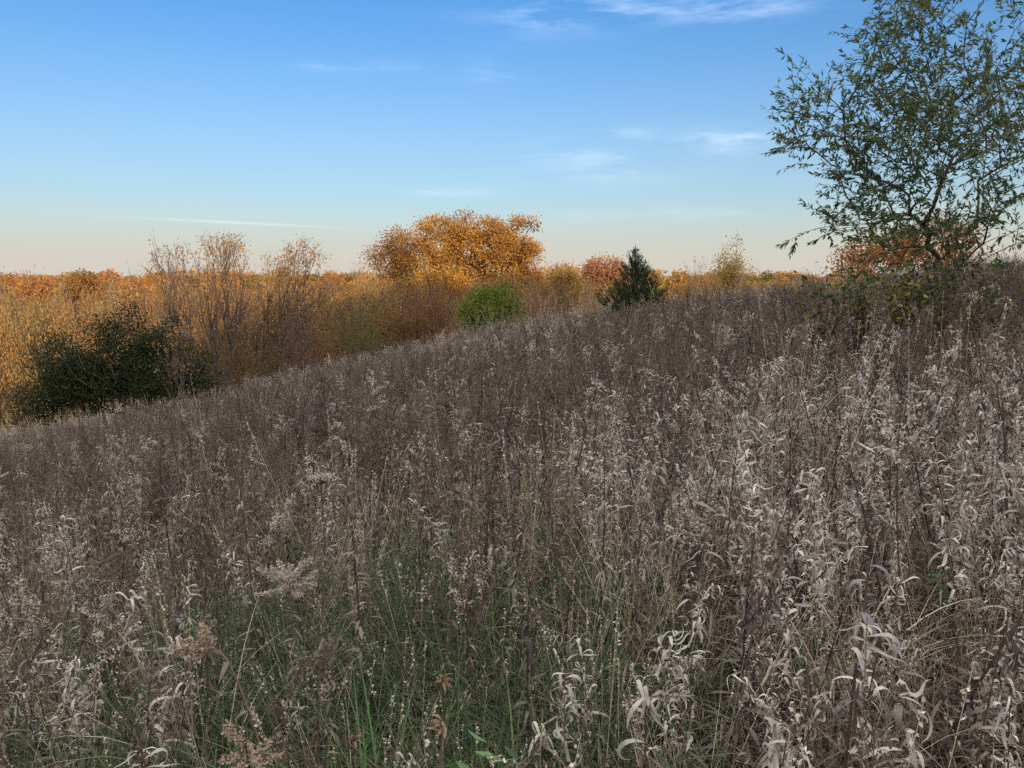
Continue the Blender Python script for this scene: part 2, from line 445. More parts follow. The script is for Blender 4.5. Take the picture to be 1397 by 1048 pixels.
HZ = (4.2, 3.65, 3.15); FILL_VEIL = (18.2, 17.2, 16.5)
wd = bpy.data.worlds.new('World'); scene.world = wd; wd.use_nodes = True
t = wd.node_tree; L = t.links.new; t.nodes.clear()
sky = nn(t, 'ShaderNodeTexSky', sky_type='NISHITA', sun_disc=False)
sky.sun_elevation = R(SUN_EL); sky.sun_rotation = R(SUN_AZ)
sky.altitude = 250; sky.air_density = 1.0; sky.dust_density = 1.8; sky.ozone_density = 2.0
tc = nn(t, 'ShaderNodeTexCoord')
mp = nn(t, 'ShaderNodeMapping'); mp.inputs['Scale'].default_value = (2., 2., 11.0); mp.inputs['Location'].default_value = (3.1, .4, 1.35)
mp.inputs['Rotation'].default_value = (.03, -.05, 0)
no = nn(t, 'ShaderNodeTexNoise'); no.inputs['Scale'].default_value = 4.2; no.inputs['Detail'].default_value = 8; no.inputs['Roughness'].default_value = .62
def vdot(vec):
    k = nn(t, 'ShaderNodeVectorMath', operation='DOT_PRODUCT'); k.inputs[1].default_value = tuple(float(q) for q in vec)
    L(tc.outputs['Generated'], k.inputs[0]); return k.outputs['Value']
def mth(op, a, b=None):
    k = nn(t, 'ShaderNodeMath', operation=op)
    for j, q in enumerate((a, b)):
        if q is None: continue
        if isinstance(q, (int, float)): k.inputs[j].default_value = q
        else: L(q, k.inputs[j])
    return k.outputs[0]
def wisp(px, py, wx, wy, amp, slope=0.):
    """a wisp of cirrus round one direction of the sky (half widths in radians)"""
    d = norm(ray(px, py)); r = norm(np.cross(d, [0, 0, 1])); u = np.cross(r, d)
    r, u = r * math.cos(slope) + u * math.sin(slope), u * math.cos(slope) - r * math.sin(slope)
    q = mth('ADD', mth('POWER', mth('ABSOLUTE', vdot(r / wx)), 2.), mth('POWER', mth('ABSOLUTE', vdot(u / wy)), 2.))
    front = mth('GREATER_THAN', vdot(d), 0.)
    return mth('MULTIPLY', mth('MULTIPLY', mth('EXPONENT', mth('MULTIPLY', q, -1.)), front), amp)
tot = None
for w_ in [(495, 90, .045, .005, .9, .05), (1010, 10, .07, .012, .8, -.06), (800, 8, .10, .022, .7, 0), (740, 22, .03, .012, .5, .3), (1005, 190, .05, .010, .9, -.03),
           (760, 203, .04, .010, .5, 0), (600, 260, .06, .008, .35, 0), (860, 220, .09, .022, .45, .1), (690, 95, .05, .018, .3, .2), (840, 180, .05, .01, .35, -.1),
           (1000, 290, .25, .008, .3, 0)]:
    k_ = wisp(*w_); tot = k_ if tot is None else mth('ADD', tot, k_)
nr_ = nn(t, 'ShaderNodeMapRange', interpolation_type='SMOOTHSTEP'); nr_.inputs['From Min'].default_value = .40; nr_.inputs['From Max'].default_value = .68
L(no.outputs['Fac'], nr_.inputs['Value'])
tot = mth('MULTIPLY', tot, nr_.outputs[0])
trail = wisp(325, 304, .095, .0016, .55, -.028)
cr = mth('MINIMUM', mth('ADD', tot, trail), .8)
mx = nn(t, 'ShaderNodeMix', data_type='RGBA')
hs = nn(t, 'ShaderNodeHueSaturation'); hs.inputs['Saturation'].default_value = 1.21
tn = nn(t, 'ShaderNodeMix', data_type='RGBA', blend_type='MULTIPLY'); tn.inputs['Factor'].default_value = 1; tn.inputs[7].default_value = (1.03, 1.10, 1.36, 1)
cl = nn(t, 'ShaderNodeMix', data_type='RGBA', blend_type='ADD'); cl.inputs['Factor'].default_value = 1
cl.inputs[7].default_value = (2.7, 2.4, 2.25, 1)
bg = nn(t, 'ShaderNodeBackground'); bg.inputs['Strength'].default_value = .14
out = nn(t, 'ShaderNodeOutputWorld')
L(tc.outputs['Generated'], mp.inputs['Vector']); L(mp.outputs[0], no.inputs['Vector'])
L(sky.outputs['Color'], tn.inputs[6]); L(tn.outputs[2], hs.inputs['Color']); L(hs.outputs[0], mx.inputs[6]); L(hs.outputs[0], cl.inputs[6])
L(cl.outputs[2], mx.inputs[7]); L(cr, mx.inputs['Factor'])
sx = nn(t, 'ShaderNodeSeparateXYZ'); L(tc.outputs['Generated'], sx.inputs[0])
# dusty cream band along the horizon
hz = nn(t, 'ShaderNodeMapRange', interpolation_type='SMOOTHSTEP'); hz.inputs['From Min'].default_value = .0; hz.inputs['From Max'].default_value = .11
hz.inputs['To Min'].default_value = .75; hz.inputs['To Max'].default_value = 0
L(sx.outputs['Z'], hz.inputs['Value'])
hm = nn(t, 'ShaderNodeMix', data_type='RGBA'); hm.inputs[7].default_value = (HZ[0], HZ[1], HZ[2], 1)
wz = nn(t, 'ShaderNodeMapRange', interpolation_type='SMOOTHSTEP'); wz.inputs['From Min'].default_value = 0; wz.inputs['From Max'].default_value = .34
wz.inputs['To Min'].default_value = .45; wz.inputs['To Max'].default_value = 0
L(sx.outputs['Z'], wz.inputs['Value'])
wm = nn(t, 'ShaderNodeMix', data_type='RGBA'); wm.inputs[7].default_value = (3.3, 3.9, 4.3, 1)
L(wz.outputs[0], wm.inputs['Factor']); L(mx.outputs[2], wm.inputs[6])
L(hz.outputs[0], hm.inputs['Factor']); L(wm.outputs[2], hm.inputs[6])
# bright cloud-like sheet added overhead, out of view, to lighten the shaded meadow
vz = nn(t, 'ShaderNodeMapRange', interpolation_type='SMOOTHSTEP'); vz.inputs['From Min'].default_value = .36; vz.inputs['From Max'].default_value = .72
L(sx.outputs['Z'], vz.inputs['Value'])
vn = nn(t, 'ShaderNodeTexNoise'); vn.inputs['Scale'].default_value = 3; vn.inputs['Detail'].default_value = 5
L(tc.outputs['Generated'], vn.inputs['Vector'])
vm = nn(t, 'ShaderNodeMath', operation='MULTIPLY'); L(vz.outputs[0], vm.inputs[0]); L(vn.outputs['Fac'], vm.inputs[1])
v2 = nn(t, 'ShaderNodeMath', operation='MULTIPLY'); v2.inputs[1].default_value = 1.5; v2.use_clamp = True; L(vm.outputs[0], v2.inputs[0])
hv = nn(t, 'ShaderNodeMix', data_type='RGBA'); hv.inputs[7].default_value = (FILL_VEIL[0], FILL_VEIL[1], FILL_VEIL[2], 1)
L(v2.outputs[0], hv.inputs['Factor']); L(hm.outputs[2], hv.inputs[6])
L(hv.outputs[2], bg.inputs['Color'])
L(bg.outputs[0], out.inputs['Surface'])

vs = scene.view_settings
scene.display_settings.display_device = 'sRGB'
vs.view_transform = 'Standard'; vs.look = 'None'; vs.gamma = 1; vs.exposure = .4
scene.render.engine = 'CYCLES'
cy = scene.cycles
cy.max_bounces = 7; cy.diffuse_bounces = 5; cy.transmission_bounces = 3; cy.glossy_bounces = 2
cy.use_denoising = False; cy.use_adaptive_sampling = True; cy.adaptive_threshold = .018
cy.sample_clamp_indirect = 6

# ================================================================== ground
def axis(lo, hi, fine, n):
    a = np.sinh(np.linspace(-1, 1, n) * 6.2); a = a / a[-1]
    return a * max(abs(lo), hi)
gx_ = np.sinh(np.linspace(-6.4, 6.4, 330)) / math.sinh(6.4) * 2600
gy_ = np.sinh(np.linspace(-4.2, 6.4, 330)) / math.sinh(6.4) * 2600
gy_ = np.unique(np.concatenate([gy_, np.arange(-95, 62, .9)]))
gx_ = np.unique(np.concatenate([gx_, np.arange(-50, 50, .9)]))
X, Y = np.meshgrid(gx_, gy_)
Z = T(X, Y)
nx, ny = len(gx_), len(gy_)
i = (np.arange(ny - 1)[:, None] * nx + np.arange(nx - 1)[None]).ravel()
g = MB(); g.add(np.stack([X, Y, Z], -1).reshape(-1, 3), np.stack([i, i + 1, i + nx + 1, i + nx], 1), .5)
tag(obj('ground', g, ground_mat(), smooth=True), kind='structure')

# ================================================================== meadow plants (unit: metres)
def stem_curve(g, H, lean):
    a = g.uniform(0, 6.28); l = lean * g.uniform(.2, 1)
    tip = np.array([math.cos(a) * l * H, math.sin(a) * l * H, H])
    mid = np.array([tip[0] * .2, tip[1] * .2, H * .55]) + g.normal(0, .02, 3)
    return bez((0, 0, -.05), mid, tip, 7)

def at(pts, t):
    t = np.asarray(t) * (len(pts) - 1); i = np.minimum(t.astype(int), len(pts) - 2); f = (t - i)[:, None]
    return pts[i] * (1 - f) + pts[i + 1] * f

def pl_curled(seed, lod=0):
    g = np.random.default_rng(seed); H = g.uniform(.6, .95)
    st, fo = MB(), MB()
    for _ in range(1 if g.uniform() < .6 else 2):
        c = stem_curve(g, H * g.uniform(.8, 1), .22)
        tube(st, c, np.linspace(.0032, .0014, 7), g.uniform(.2, .9), 4 if lod == 0 else 3)
        n = int(g.uniform(24, 42) * (1 if lod == 0 else .8))
        t = g.uniform(.2, 1.0, n) ** .8
        big = 1.1 - .4 * t
        k = 1 if lod == 0 else 1.3
        big = big * (1.18 if seed % 3 == 0 else 1.0)
        curls(fo, at(c, t), g.uniform(0, 6.28, n), g.uniform(-.2, 1.0, n), -g.uniform(.8, 5.0, n),
              g.uniform(.045, .14, n) * big, g.uniform(.0055, .0145, n) * big * k, g.uniform(0, 1, n) ** .9, 9 if lod == 0 else 5, twist=g.normal(0, 1.6, n), g=g, wave=g.normal(0, .9, n))
    return {'stem': (st, 'stem'), 'foliage': (fo, 'pale')}

def pl_withered(seed, lod=0):
    g = np.random.default_rng(seed); H = g.uniform(.65, 1.0)
    st, fo, hd = MB(), MB(), MB()
    c = stem_curve(g, H, .12)
    tube(st, c, np.linspace(.0045, .002, 7), g.uniform(0, .3), 4 if lod == 0 else 3)
    n = int(g.uniform(40, 70) * (1 if lod == 0 else .65))
    t = g.uniform(.12, .97, n)
    big = 1.15 - .55 * t
    curls(fo, at(c, t), g.uniform(0, 6.28, n), g.uniform(-1.1, .5, n), -g.uniform(.4, 2.4, n), g.uniform(.045, .11, n) * big,
          g.uniform(.006, .016, n) * big, g.uniform(0, 1, n), 5 if lod == 0 else 3, twist=g.normal(0, .9, n), g=g)
    # short seed-bearing twigs at the top
    m = 22 if lod == 0 else 12
    a = g.uniform(0, 6.28, m); tt = g.uniform(.72, 1, m); p = at(c, tt)
    d = np.stack([np.cos(a), np.sin(a), g.uniform(.5, 1.6, m)], 1); e = p + norm(d) * g.uniform(.04, .12, (m, 1))
    segs(st, p, e, .001, .0008, g.uniform(.2, .7, m), 3)
    leaves(hd, np.repeat(e, 3, 0) + g.normal(0, .004, (3 * m, 3)), g.normal(0, 1, (3 * m, 3)) + [0, 0, .6], .014, .007, g.uniform(0, .7, 3 * m), g=g)
    return {'stem': (st, 'stem'), 'foliage': (fo.join(hd), 'brown')}

def pl_dark(seed, lod=0):
    r = pl_withered(seed, lod)
    return {'stem': r['stem'], 'foliage': (r['foliage'][0], 'dark')}

def pl_aster(seed, lod=0):
    g = np.random.default_rng(seed); H = g.uniform(.65, 1.0)
    st, fo, hd = MB(), MB(), MB()
    c = stem_curve(g, H, .15)
    tube(st, c, np.linspace(.003, .0012, 7), g.uniform(.1, .6), 3)
    m = 26 if lod == 0 else 16
    tt = g.uniform(.3, .98, m); p = at(c, tt); a = g.uniform(0, 6.28, m)
    d = norm(np.stack([np.cos(a), np.sin(a), g.uniform(.6, 2.0, m)], 1)); ln = (g.uniform(.08, .26, m) * (1.15 - .6 * tt))[:, None]
    e = p + d * ln
    segs(st, p, e, .0012, .0007, g.uniform(.1, .7, m), 3)
    s = g.uniform(.35, 1, (m, 3, 1)); q = (p[:, None] + (e - p)[:, None] * s).reshape(-1, 3)
    e2 = q + norm(np.repeat(d, 3, 0) + g.normal(0, .6, q.shape)) * g.uniform(.02, .07, (len(q), 1))
    segs(st, q, e2, .0008, .0006, g.uniform(.1, .7, len(q)), 3)
    k = np.repeat(np.concatenate([e, e2]), 2, 0)
    leaves(hd, k, g.normal(0, 1, k.shape) + [0, 0, .8], g.uniform(.007, .015, len(k)), .006, g.uniform(0, .75, len(k)), g=g)
    n = 26 if lod == 0 else 14
    curls(fo, at(c, g.uniform(.1, .8, n)), g.uniform(0, 6.28, n), g.uniform(-.9, .6, n), -g.uniform(.3, 2, n), g.uniform(.03, .07, n),
          g.uniform(.003, .008, n), g.uniform(0, 1, n), 4 if lod == 0 else 2, g=g)
    return {'stem': (st, 'stem'), 'foliage': (fo.join(hd), 'brown')}

def plume(hd, g, base, d, L, Wd, n, v=(0, 1), size=.012):
    """fluffy one-sided plume of tiny seed tufts"""
    t = g.uniform(0, 1, n); d = norm(d)
    env = np.sin(math.pi * np.clip(t * .85 + .12, 0, 1)) ** .7 * Wd
    off = g.normal(size=(n, 3)); off = norm(off) * (g.uniform(0, 1, (n, 1)) ** .5) * env[:, None]
    p = np.asarray(base) + d * (t * L)[:, None] + off
    leaves(hd, p, off * 8 + d * .4 + g.normal(0, .5, p.shape), size * g.uniform(.6, 1.5, n), size * .7, g.uniform(*v, n), .1, g=g)

def pl_plume(seed, lod=0):
    g = np.random.default_rng(seed); H = g.uniform(.7, 1.05)
    st, fo, hd = MB(), MB(), MB()
    c = stem_curve(g, H, .2)
    tube(st, c, np.linspace(.0035, .0015, 7), g.uniform(.1, .6), 4 if lod == 0 else 3)
    for _ in range(7):
        tt = g.uniform(.78, 1); b = at(c, np.array([tt]))[0]; a = g.uniform(0, 6.28)
        plume(hd, g, b, (math.cos(a), math.sin(a), g.uniform(.3, 1.2)), g.uniform(.05, .12), .014, 26 if lod == 0 else 9, size=.011 if lod == 0 else .018)
    n = 34 if lod == 0 else 20
    t = g.uniform(.15, .85, n)
    curls(fo, at(c, t), g.uniform(0, 6.28, n), g.uniform(-.7, .6, n), -g.uniform(.5, 3, n), g.uniform(.04, .09, n), g.uniform(.004, .01, n),
          g.uniform(0, 1, n), 5 if lod == 0 else 3, g=g)
    return {'stem': (st, 'stem'), 'foliage': (fo, 'brown'), 'seed_head': (hd, 'fluff')}

def pl_straw(seed, lod=0, n=None, H=None):
    g = np.random.default_rng(seed); fo = MB()
    n = n or int(g.uniform(9, 18)); H = H or g.uniform(.5, .95)
    r = g.normal(0, .035, (n, 3)); r[:, 2] = -.03
    curls(fo, r, g.uniform(0, 6.28, n), g.uniform(1.15, 1.52, n), -g.uniform(.1, 1.7, n) ** 1.5, H * g.uniform(.55, 1.1, n), g.uniform(.002, .0045, n),
          g.uniform(0, 1, n), 7 if lod == 0 else 4, twist=g.normal(0, .5, n), g=g)
    m = 4
    a = g.uniform(0, 6.28, m); r = g.normal(0, .03, (m, 3)); r[:, 2] = -.03
    tip = np.stack([np.cos(a) * H * .22, np.sin(a) * H * .22, H * g.uniform(.9, 1.25, m)], 1)
    segs(fo, r, r + tip, .0014, .0008, g.uniform(.3, 1, m), 3)
    for k in range(m): plume(fo, g, r[k] + tip[k] * .86, tip[k], H * .16, .006, 12, (.4, 1), .011)
    return {'blade': (fo, 'straw')}

def pl_green(seed, lod=0):
    g = np.random.default_rng(seed); fo = MB(); n = 34 if lod == 0 else 18; H = g.uniform(.22, .5)
    r = g.normal(0, .05, (n, 3)); r[:, 2] = -.02
    curls(fo, r, g.uniform(0, 6.28, n), g.uniform(.7, 1.5, n), -g.uniform(.2, 2.4, n), H * g.uniform(.5, 1.1, n), g.uniform(.0022, .0045, n),
          g.uniform(0, 1, n) ** 1.4, 6 if lod == 0 else 4, twist=g.normal(0, .5, n), g=g)
    return {'blade': (fo, 'grass')}

def pl_litter(seed, lod=0):
    g = np.random.default_rng(seed); a, b = MB(), MB(); n = 46
    p = g.normal(0, .16, (n, 3)); p[:, 2] = g.uniform(0, .2, n)
    curls(a, p, g.uniform(0, 6.28, n), g.uniform(-.5, .8, n), -g.uniform(.2, 2.5, n), g.uniform(.05, .22, n), g.uniform(.003, .008, n),
          g.uniform(0, 1, n), 5, g=g)
    n = 14
    p = g.normal(0, .16, (n, 3)); p[:, 2] = g.uniform(0, .1, n)
    d = g.normal(0, 1, (n, 3)); d[:, 2] = np.abs(d[:, 2]) * .5
    segs(b, p, p + norm(d) * g.uniform(.1, .4, (n, 1)), .0018, .001, g.uniform(0, 1, n), 3)
    return {'blade': (a, 'brown'), 'stem': (b, 'stem')}

def pl_herb(seed, lod=0):
    g = np.random.default_rng(seed); fo = MB(); n = 36
    p = g.normal(0, .06, (n, 3)); p[:, 2] = np.abs(g.normal(0, .07, n))
    a = g.uniform(0, 6.28, n)
    leaves(fo, p, np.stack([np.cos(a), np.sin(a), g.uniform(-.1, .9, n)], 1), g.uniform(.03, .08, n), g.uniform(.012, .028, n), g.uniform(0, 1, n), g=g)
    return {'leaf_cluster': (fo, 'herb')}

def pl_goldenrod(seed, lod=0):
    g = np.random.default_rng(seed); st, fo = MB(), MB(); H = g.uniform(.75, 1.05)
    c = stem_curve(g, H, .1)
    tube(st, c, np.linspace(.0035, .0015, 7), .6, 3)
    n = 64; t = np.linspace(.3, 1, n); a = g.uniform(0, 6.28, n)
    curls(fo, at(c, t), a, g.uniform(.3, 1.0, n), -g.uniform(.2, 1.0, n), (.10 - .06 * t) * g.uniform(.7, 1.2, n), .007, g.uniform(0, 1, n), 4, g=g)
    return {'stem': (st, 'stem'), 'foliage': (fo, 'golden')}

KINDS = {'curled': pl_curled, 'withered': pl_withered, 'dark': pl_dark, 'aster': pl_aster, 'plume': pl_plume, 'straw': pl_straw,
         'green': pl_green, 'litter': pl_litter, 'herb': pl_herb, 'goldenrod': pl_goldenrod}
NV = {'curled': 7, 'withered': 5, 'dark': 4, 'aster': 5, 'plume': 4, 'straw': 5, 'green': 5, 'litter': 4, 'herb': 3, 'goldenrod': 3}
def combined(d, name):
    mb = MB(); mats = []
    for k, (b, mt) in d.items():
        if b.n: mb.join(b, len(mats)); mats.append(M[mt])
    return mb.mesh(name, mats)
proto_parts, protos_near, protos_far, kid = {}, [], [], {}
for nm, f in KINDS.items():
    kid[nm] = len(protos_near)
    for k in range(NV[nm]):
        d = f(1000 + 37 * k + len(protos_near))
        proto_parts[(nm, k)] = d
        protos_near.append(combined(d, 'meadow_' + nm))
        protos_far.append(combined(f(1000 + 37 * k + len(protos_far), 1), 'meadow_far_' + nm))

# ---- where each kind grows
def pale_zone(x, y):     # pale curled weeds: thick on the right, a strip on the left edge
    px = x / np.maximum(y, .5)
    r = sstep(.02, .22, px + .05 * wav(x, y, .9, .7)) * sstep(8.5, 3.8, y)
    l = sstep(-.38, -.48, px) * sstep(7, 3.5, y) * .55
    return np.maximum(r, l)
def green_zone(x, y):
    g1 = np.exp(-(((x + .95) / .55) ** 2 + ((y - 3.1) / .8) ** 2)) + np.exp(-(((x - .05) / .55) ** 2 + ((y - 3.3) / 1.1) ** 2)) \
        + .9 * np.exp(-(((x + .25) / .6) ** 2 + ((y - 1.9) / .8) ** 2)) + .5 * np.exp(-(((x + .35) / .9) ** 2 + ((y - 4.8) / .9) ** 2)) + .7 * np.exp(-(((x + 1.0) / .6) ** 2 + ((y - 2.0) / .7) ** 2)) + .6 * np.exp(-(((x + 1.9) / .8) ** 2 + ((y - 3.6) / .9) ** 2))
    return np.clip(g1 + .25 * wav(x, y, 1.3, 3.), 0, 1)

def field(dens, y0, y1, half=.74, pad=1.0):
    n = int(dens * (y1 - y0) * (half * (y0 + y1) + 2 * pad))
    y = np.sqrt(rng.uniform(0, 1, n) * ((y1 + pad / half) ** 2 - (y0 + pad / half) ** 2) + (y0 + pad / half) ** 2) - pad / half
    x = rng.uniform(-1, 1, n) * (half * y + pad)
    return x, y
names = list(KINDS)
def choose(x, y):
    n = len(x); pz = pale_zone(x, y); gz = green_zone(x, y); far = sstep(4.5, 9, y)
    patch = sstep(-.35, .45, wav(x, y, 1.3 + .06 * y, 5.)); patch2 = sstep(-.35, .45, wav(x, y, 1.7 + .08 * y, 9.))
    w = {'curled': 2.2 * pz + .22, 'withered': (.5 + .9 * patch) * (1 - .6 * pz), 'dark': (.25 + 1.1 * patch2 * far + .35 * pz) * 1.0,
         'aster': (.45 + 1.5 * far * (1 - patch2 * .6)) * (1 - .75 * pz), 'plume': .09 + .05 * far * (1 - pz),
         'straw': .16 + .5 * sstep(.25, .7, wav(x, y, 1.5 + .05 * y, 2.)) + 1.6 * sstep(14, 22, y) * sstep(.12, -.1, x / np.maximum(y, 1)) + .2 * sstep(16, 24, y), 'green': 0 * x, 'litter': 0 * x, 'herb': 0 * x,
         'goldenrod': .0 + .10 * sstep(7, 12, y) * sstep(.0, .3, x / np.maximum(y, 1)) * patch}
    W = np.stack([np.broadcast_to(w[k], (n,)) for k in names], 1)
    cs = np.cumsum(W / W.sum(1, keepdims=True), 1)
    return (rng.uniform(size=(n, 1)) > cs).sum(1).clip(0, len(names) - 1)

def rand_pose(n, s0=.75, s1=1.15, tilt=.12):
    rot = np.stack([rng.normal(0, tilt, n), rng.normal(0, tilt, n), rng.uniform(0, 6.28, n)], 1)
    s = rng.uniform(s0, s1, n)
    return rot, s
def ids(kind): return np.array([kid[names[k]] + rng.integers(NV[names[k]]) for k in kind], int) if len(kind) else np.zeros(0, int)

# standing weeds
bands = [(52, .3, 5.0), (44, 5.0, 11.0), (34, 11.0, 20.0), (26, 20.0, 36.0)]
XS, YS = [], []
for dn, a, b in bands:
    x, y = field(dn, a, b); XS.append(x); YS.append(y)
x, y = np.concatenate(XS), np.concatenate(YS)
gz = green_zone(x, y)
keep = (np.hypot(x, y) > 1.28) & (rng.uniform(size=len(x)) > .18 * gz * sstep(7, 4, y))
x, y = x[keep], y[keep]
kind = choose(x, y)
rot, s = rand_pose(len(x), .62, 1.22, .15); s = s * (1 - .12 * green_zone(x, y) * sstep(7, 4, y)) * np.where(y < 2.2, .88, 1)
idn = ids(kind)
dist = np.hypot(x, y)
inview = (np.abs(x) < .66 * y + .15) & (y > 1.15)
# the nearest ones are things of their own
SINGLES = [('curled', 'curled_leaf_weed', 230, 'pale dry weed with curled ribbon leaves in the foreground meadow', 'pale curled weeds in the foreground'),
           ('withered', 'withered_weed', 130, 'upright brown weed with withered hanging leaves in the foreground meadow', 'withered brown weeds in the foreground'),
           ('dark', 'dark_weed', 70, 'dead blackish weed with dark shrivelled leaves in the foreground meadow', 'dark dead weeds in the foreground'),
           ('aster', 'seed_twig_weed', 70, 'dry brown weed with fine seed-bearing twigs in the foreground meadow', 'twiggy seeding weeds in the foreground'),
           ('plume', 'plume_weed', 40, 'dry weed topped with a small beige fluffy plume in the foreground meadow', 'small plumed weeds in the foreground'),
           ('straw', 'straw_grass_tuft', 60, 'tuft of straw coloured dry grass in the foreground meadow', 'straw grass tufts in the foreground')]
single = np.zeros(len(x), bool)
part_mesh = {}
for nm, oname, cnt, lab, grp in SINGLES:
    c = np.where((kind == names.index(nm)) & inview)[0]
    c = c[np.argsort(dist[c])][:cnt]
    single[c] = True
    for i_ in c:
        kx = int(idn[i_] - kid[nm])
        d = proto_parts[(nm, kx)]
        loc = (x[i_], y[i_], float(T(x[i_], y[i_])))
        if len(d) == 1:
            (pn, (b, mt)), = d.items()
            key = (nm, kx, pn)
            if key not in part_mesh: part_mesh[key] = b.mesh(oname, [M[mt]])
            o = bpy.data.objects.new(oname, part_mesh[key]); COL.objects.link(o)
            o.location = loc; o.rotation_euler = tuple(rot[i_]); o.scale = (s[i_],) * 3
            tag(o, lab, 'dry grass', grp)
            continue
        o = thing(oname, lab, 'dry weed', loc, rot[i_, 2], grp, float(s[i_]), (rot[i_, 0], rot[i_, 1]))
        for pn, (b, mt) in d.items():
            key = (nm, kx, pn)
            if key not in part_mesh: part_mesh[key] = b.mesh(pn, [M[mt]])
            q = bpy.data.objects.new(pn, part_mesh[key]); COL.objects.link(q); q.parent = o
r_ = ~single
nr = r_ & (y < 9); fr = r_ & (y >= 9)
pz_ = lambda q: np.stack([x[q], y[q], T(x[q], y[q])], 1)
sc3 = lambda a: np.repeat(np.asarray(a)[:, None], 3, 1)
scatter('meadow_undergrowth', pz_(nr), rot[nr], sc3(s[nr]), idn[nr], protos_near)
scatter('meadow_weeds', pz_(fr), rot[fr], sc3(s[fr] * np.where(y[fr] > 20, 1.0, 1.0)), idn[fr], protos_far)
# low layer: green grass, litter, little herbs
XS, YS = [], []
for dn, a, b in [(190, .2, 5.0), (100, 5.0, 10.0), (34, 10, 20), (12, 20, 34)]:
    xx, yy = field(dn, a, b); XS.append(xx); YS.append(yy)
x2, y2 = np.concatenate(XS), np.concatenate(YS)
k = np.hypot(x2, y2) > .9; x2, y2 = x2[k], y2[k]
gz = green_zone(x2, y2); u = rng.uniform(size=len(x2))
pg = .42 + .16 * sstep(8, 4, y2) * sstep(.25, .05, x2 / np.maximum(y2, .5)) + .28 * gz
kk = np.where(u < pg, names.index('green'), np.where(u < pg + .05, names.index('herb'), np.where(u < pg + .17, names.index('straw'), names.index('litter'))))
rot2, s2 = rand_pose(len(x2), .7, 1.25, .2)
s2 = np.where(kk == names.index('straw'), s2 * .6, s2) * np.where(kk == names.index('green'), .8 + .5 * gz, 1)
scatter('grass', np.stack([x2, y2, T(x2, y2)], 1), rot2, sc3(s2), ids(kk), protos_near)
# far slope and valley grass beyond the crest
xx, yy = field(1.2, 36, 95, .8, 6)
scatter('rough_grass', np.stack([xx, yy, T(xx, yy)], 1), *[f for f in (rand_pose(len(xx))[0],)], sc3(rng.uniform(1.2, 2.4, len(xx))), ids(np.full(len(xx), names.index('straw'))), protos_far)

# ================================================================== trees and shrubs
def gz0(px, Yd):
    p = P(px, 400, Yd); return np.array([p[0], p[1], float(T(p[0], p[1]))])
def lobes_px(Yd, items, rd=1.0):
    out = []
    for px, py, rx, ry in items:
        p = P(px, py, Yd + rng.uniform(-1, 1) * rx * Yd / F * .35); kx = Yd / F
        out.append([*p, rx * kx, rx * kx * rd, ry * kx])
    return out

# the golden oak and its neighbours
b = gz0(655, 70)
broad_tree('oak_tree', 'large golden oak with a twin-domed crown, tallest tree beyond the slope', 'tree', b,
           lobes_px(70, [(608, 325, 42, 43), (634, 324, 24, 26), (656, 330, 26, 28), (695, 329, 42, 43), (716, 360, 32, 36), (660, 372, 60, 34), (618, 372, 42, 36), (724, 392, 26, 26)]),
           3.2, 260, 130, 'oak', .20, .135, (.37, .42, .25), .028, 'bark', .1,
           holes=[(*P(hx, hy, 70), hr * 70 / F) for hx, hy, hr in [(636, 346, 11), (653, 290, 9), (690, 352, 10), (724, 378, 8), (662, 366, 9), (586, 322, 8), (706, 318, 5), (672, 326, 5)]])
b = gz0(552, 68)
broad_tree('oak_tree', 'lower brownish-gold tree with thin foliage at the left shoulder of the twin-domed oak', 'tree', b,
           lobes_px(68, [(548, 342, 28, 26), (530, 358, 24, 28), (566, 360, 26, 34), (545, 385, 30, 30)]),
           2.6, 90, 120, 'oak_b', .18, .115, (.46, .46, .34), .026, 'bark', .2)
b = gz0(598, 62)
broad_tree('young_oak', 'bright yellow young tree standing in front of the golden oak trunk', 'tree', b,
           lobes_px(62, [(600, 372, 27, 26), (592, 400, 30, 30), (622, 392, 22, 24)]),
           1.6, 64, 90, 'oak_y', .175, .11, (.38, .38, .30), .022, 'bark', .15)

# shrub kinds
SK = [shrub_meshes(1, 'russet', 'bark', 130, 36, .028, .5, .72), shrub_meshes(2, 'rust', 'bark', 140, 22, .026, .7, .75, .5),
      shrub_meshes(3, 'ochre', 'bark', 130, 40, .028, .4, .72), shrub_meshes(4, 'olive', 'bark', 120, 34, .027, .4, .7),
      shrub_meshes(5, 'rust', 'bark_pale', 130, 22, .026, .7, .7, .5), shrub_meshes(6, 'russet', 'bark', 140, 38, .029, .3, .78),
      shrub_meshes(7, 'olive', 'bark_pale', 100, 14, .026, .7, .5, .6), shrub_meshes(8, 'russet', 'bark_twig', 260, 4, .026, .8, .75, .5)]
SNAME = ['russet_shrub', 'russet_shrub', 'ochre_shrub', 'olive_shrub', 'orange_shrub', 'russet_shrub', 'olive_shrub', 'bare_shrub']
SLAB = ['russet leafy shrub in the thicket beyond the meadow crest', 'thin twiggy russet shrub in the thicket beyond the meadow crest',
        'ochre leafy shrub in the thicket beyond the meadow crest', 'olive-green shrub in the thicket beyond the meadow crest',
        'thin twiggy orange shrub with pale stems in the thicket beyond the meadow crest', 'dense dark russet shrub low in the thicket beyond the meadow crest',
        'sparse olive shrub with pale stems in the thicket beyond the meadow crest',
        'nearly leafless purple-brown twig shrub in the thicket beyond the meadow crest']
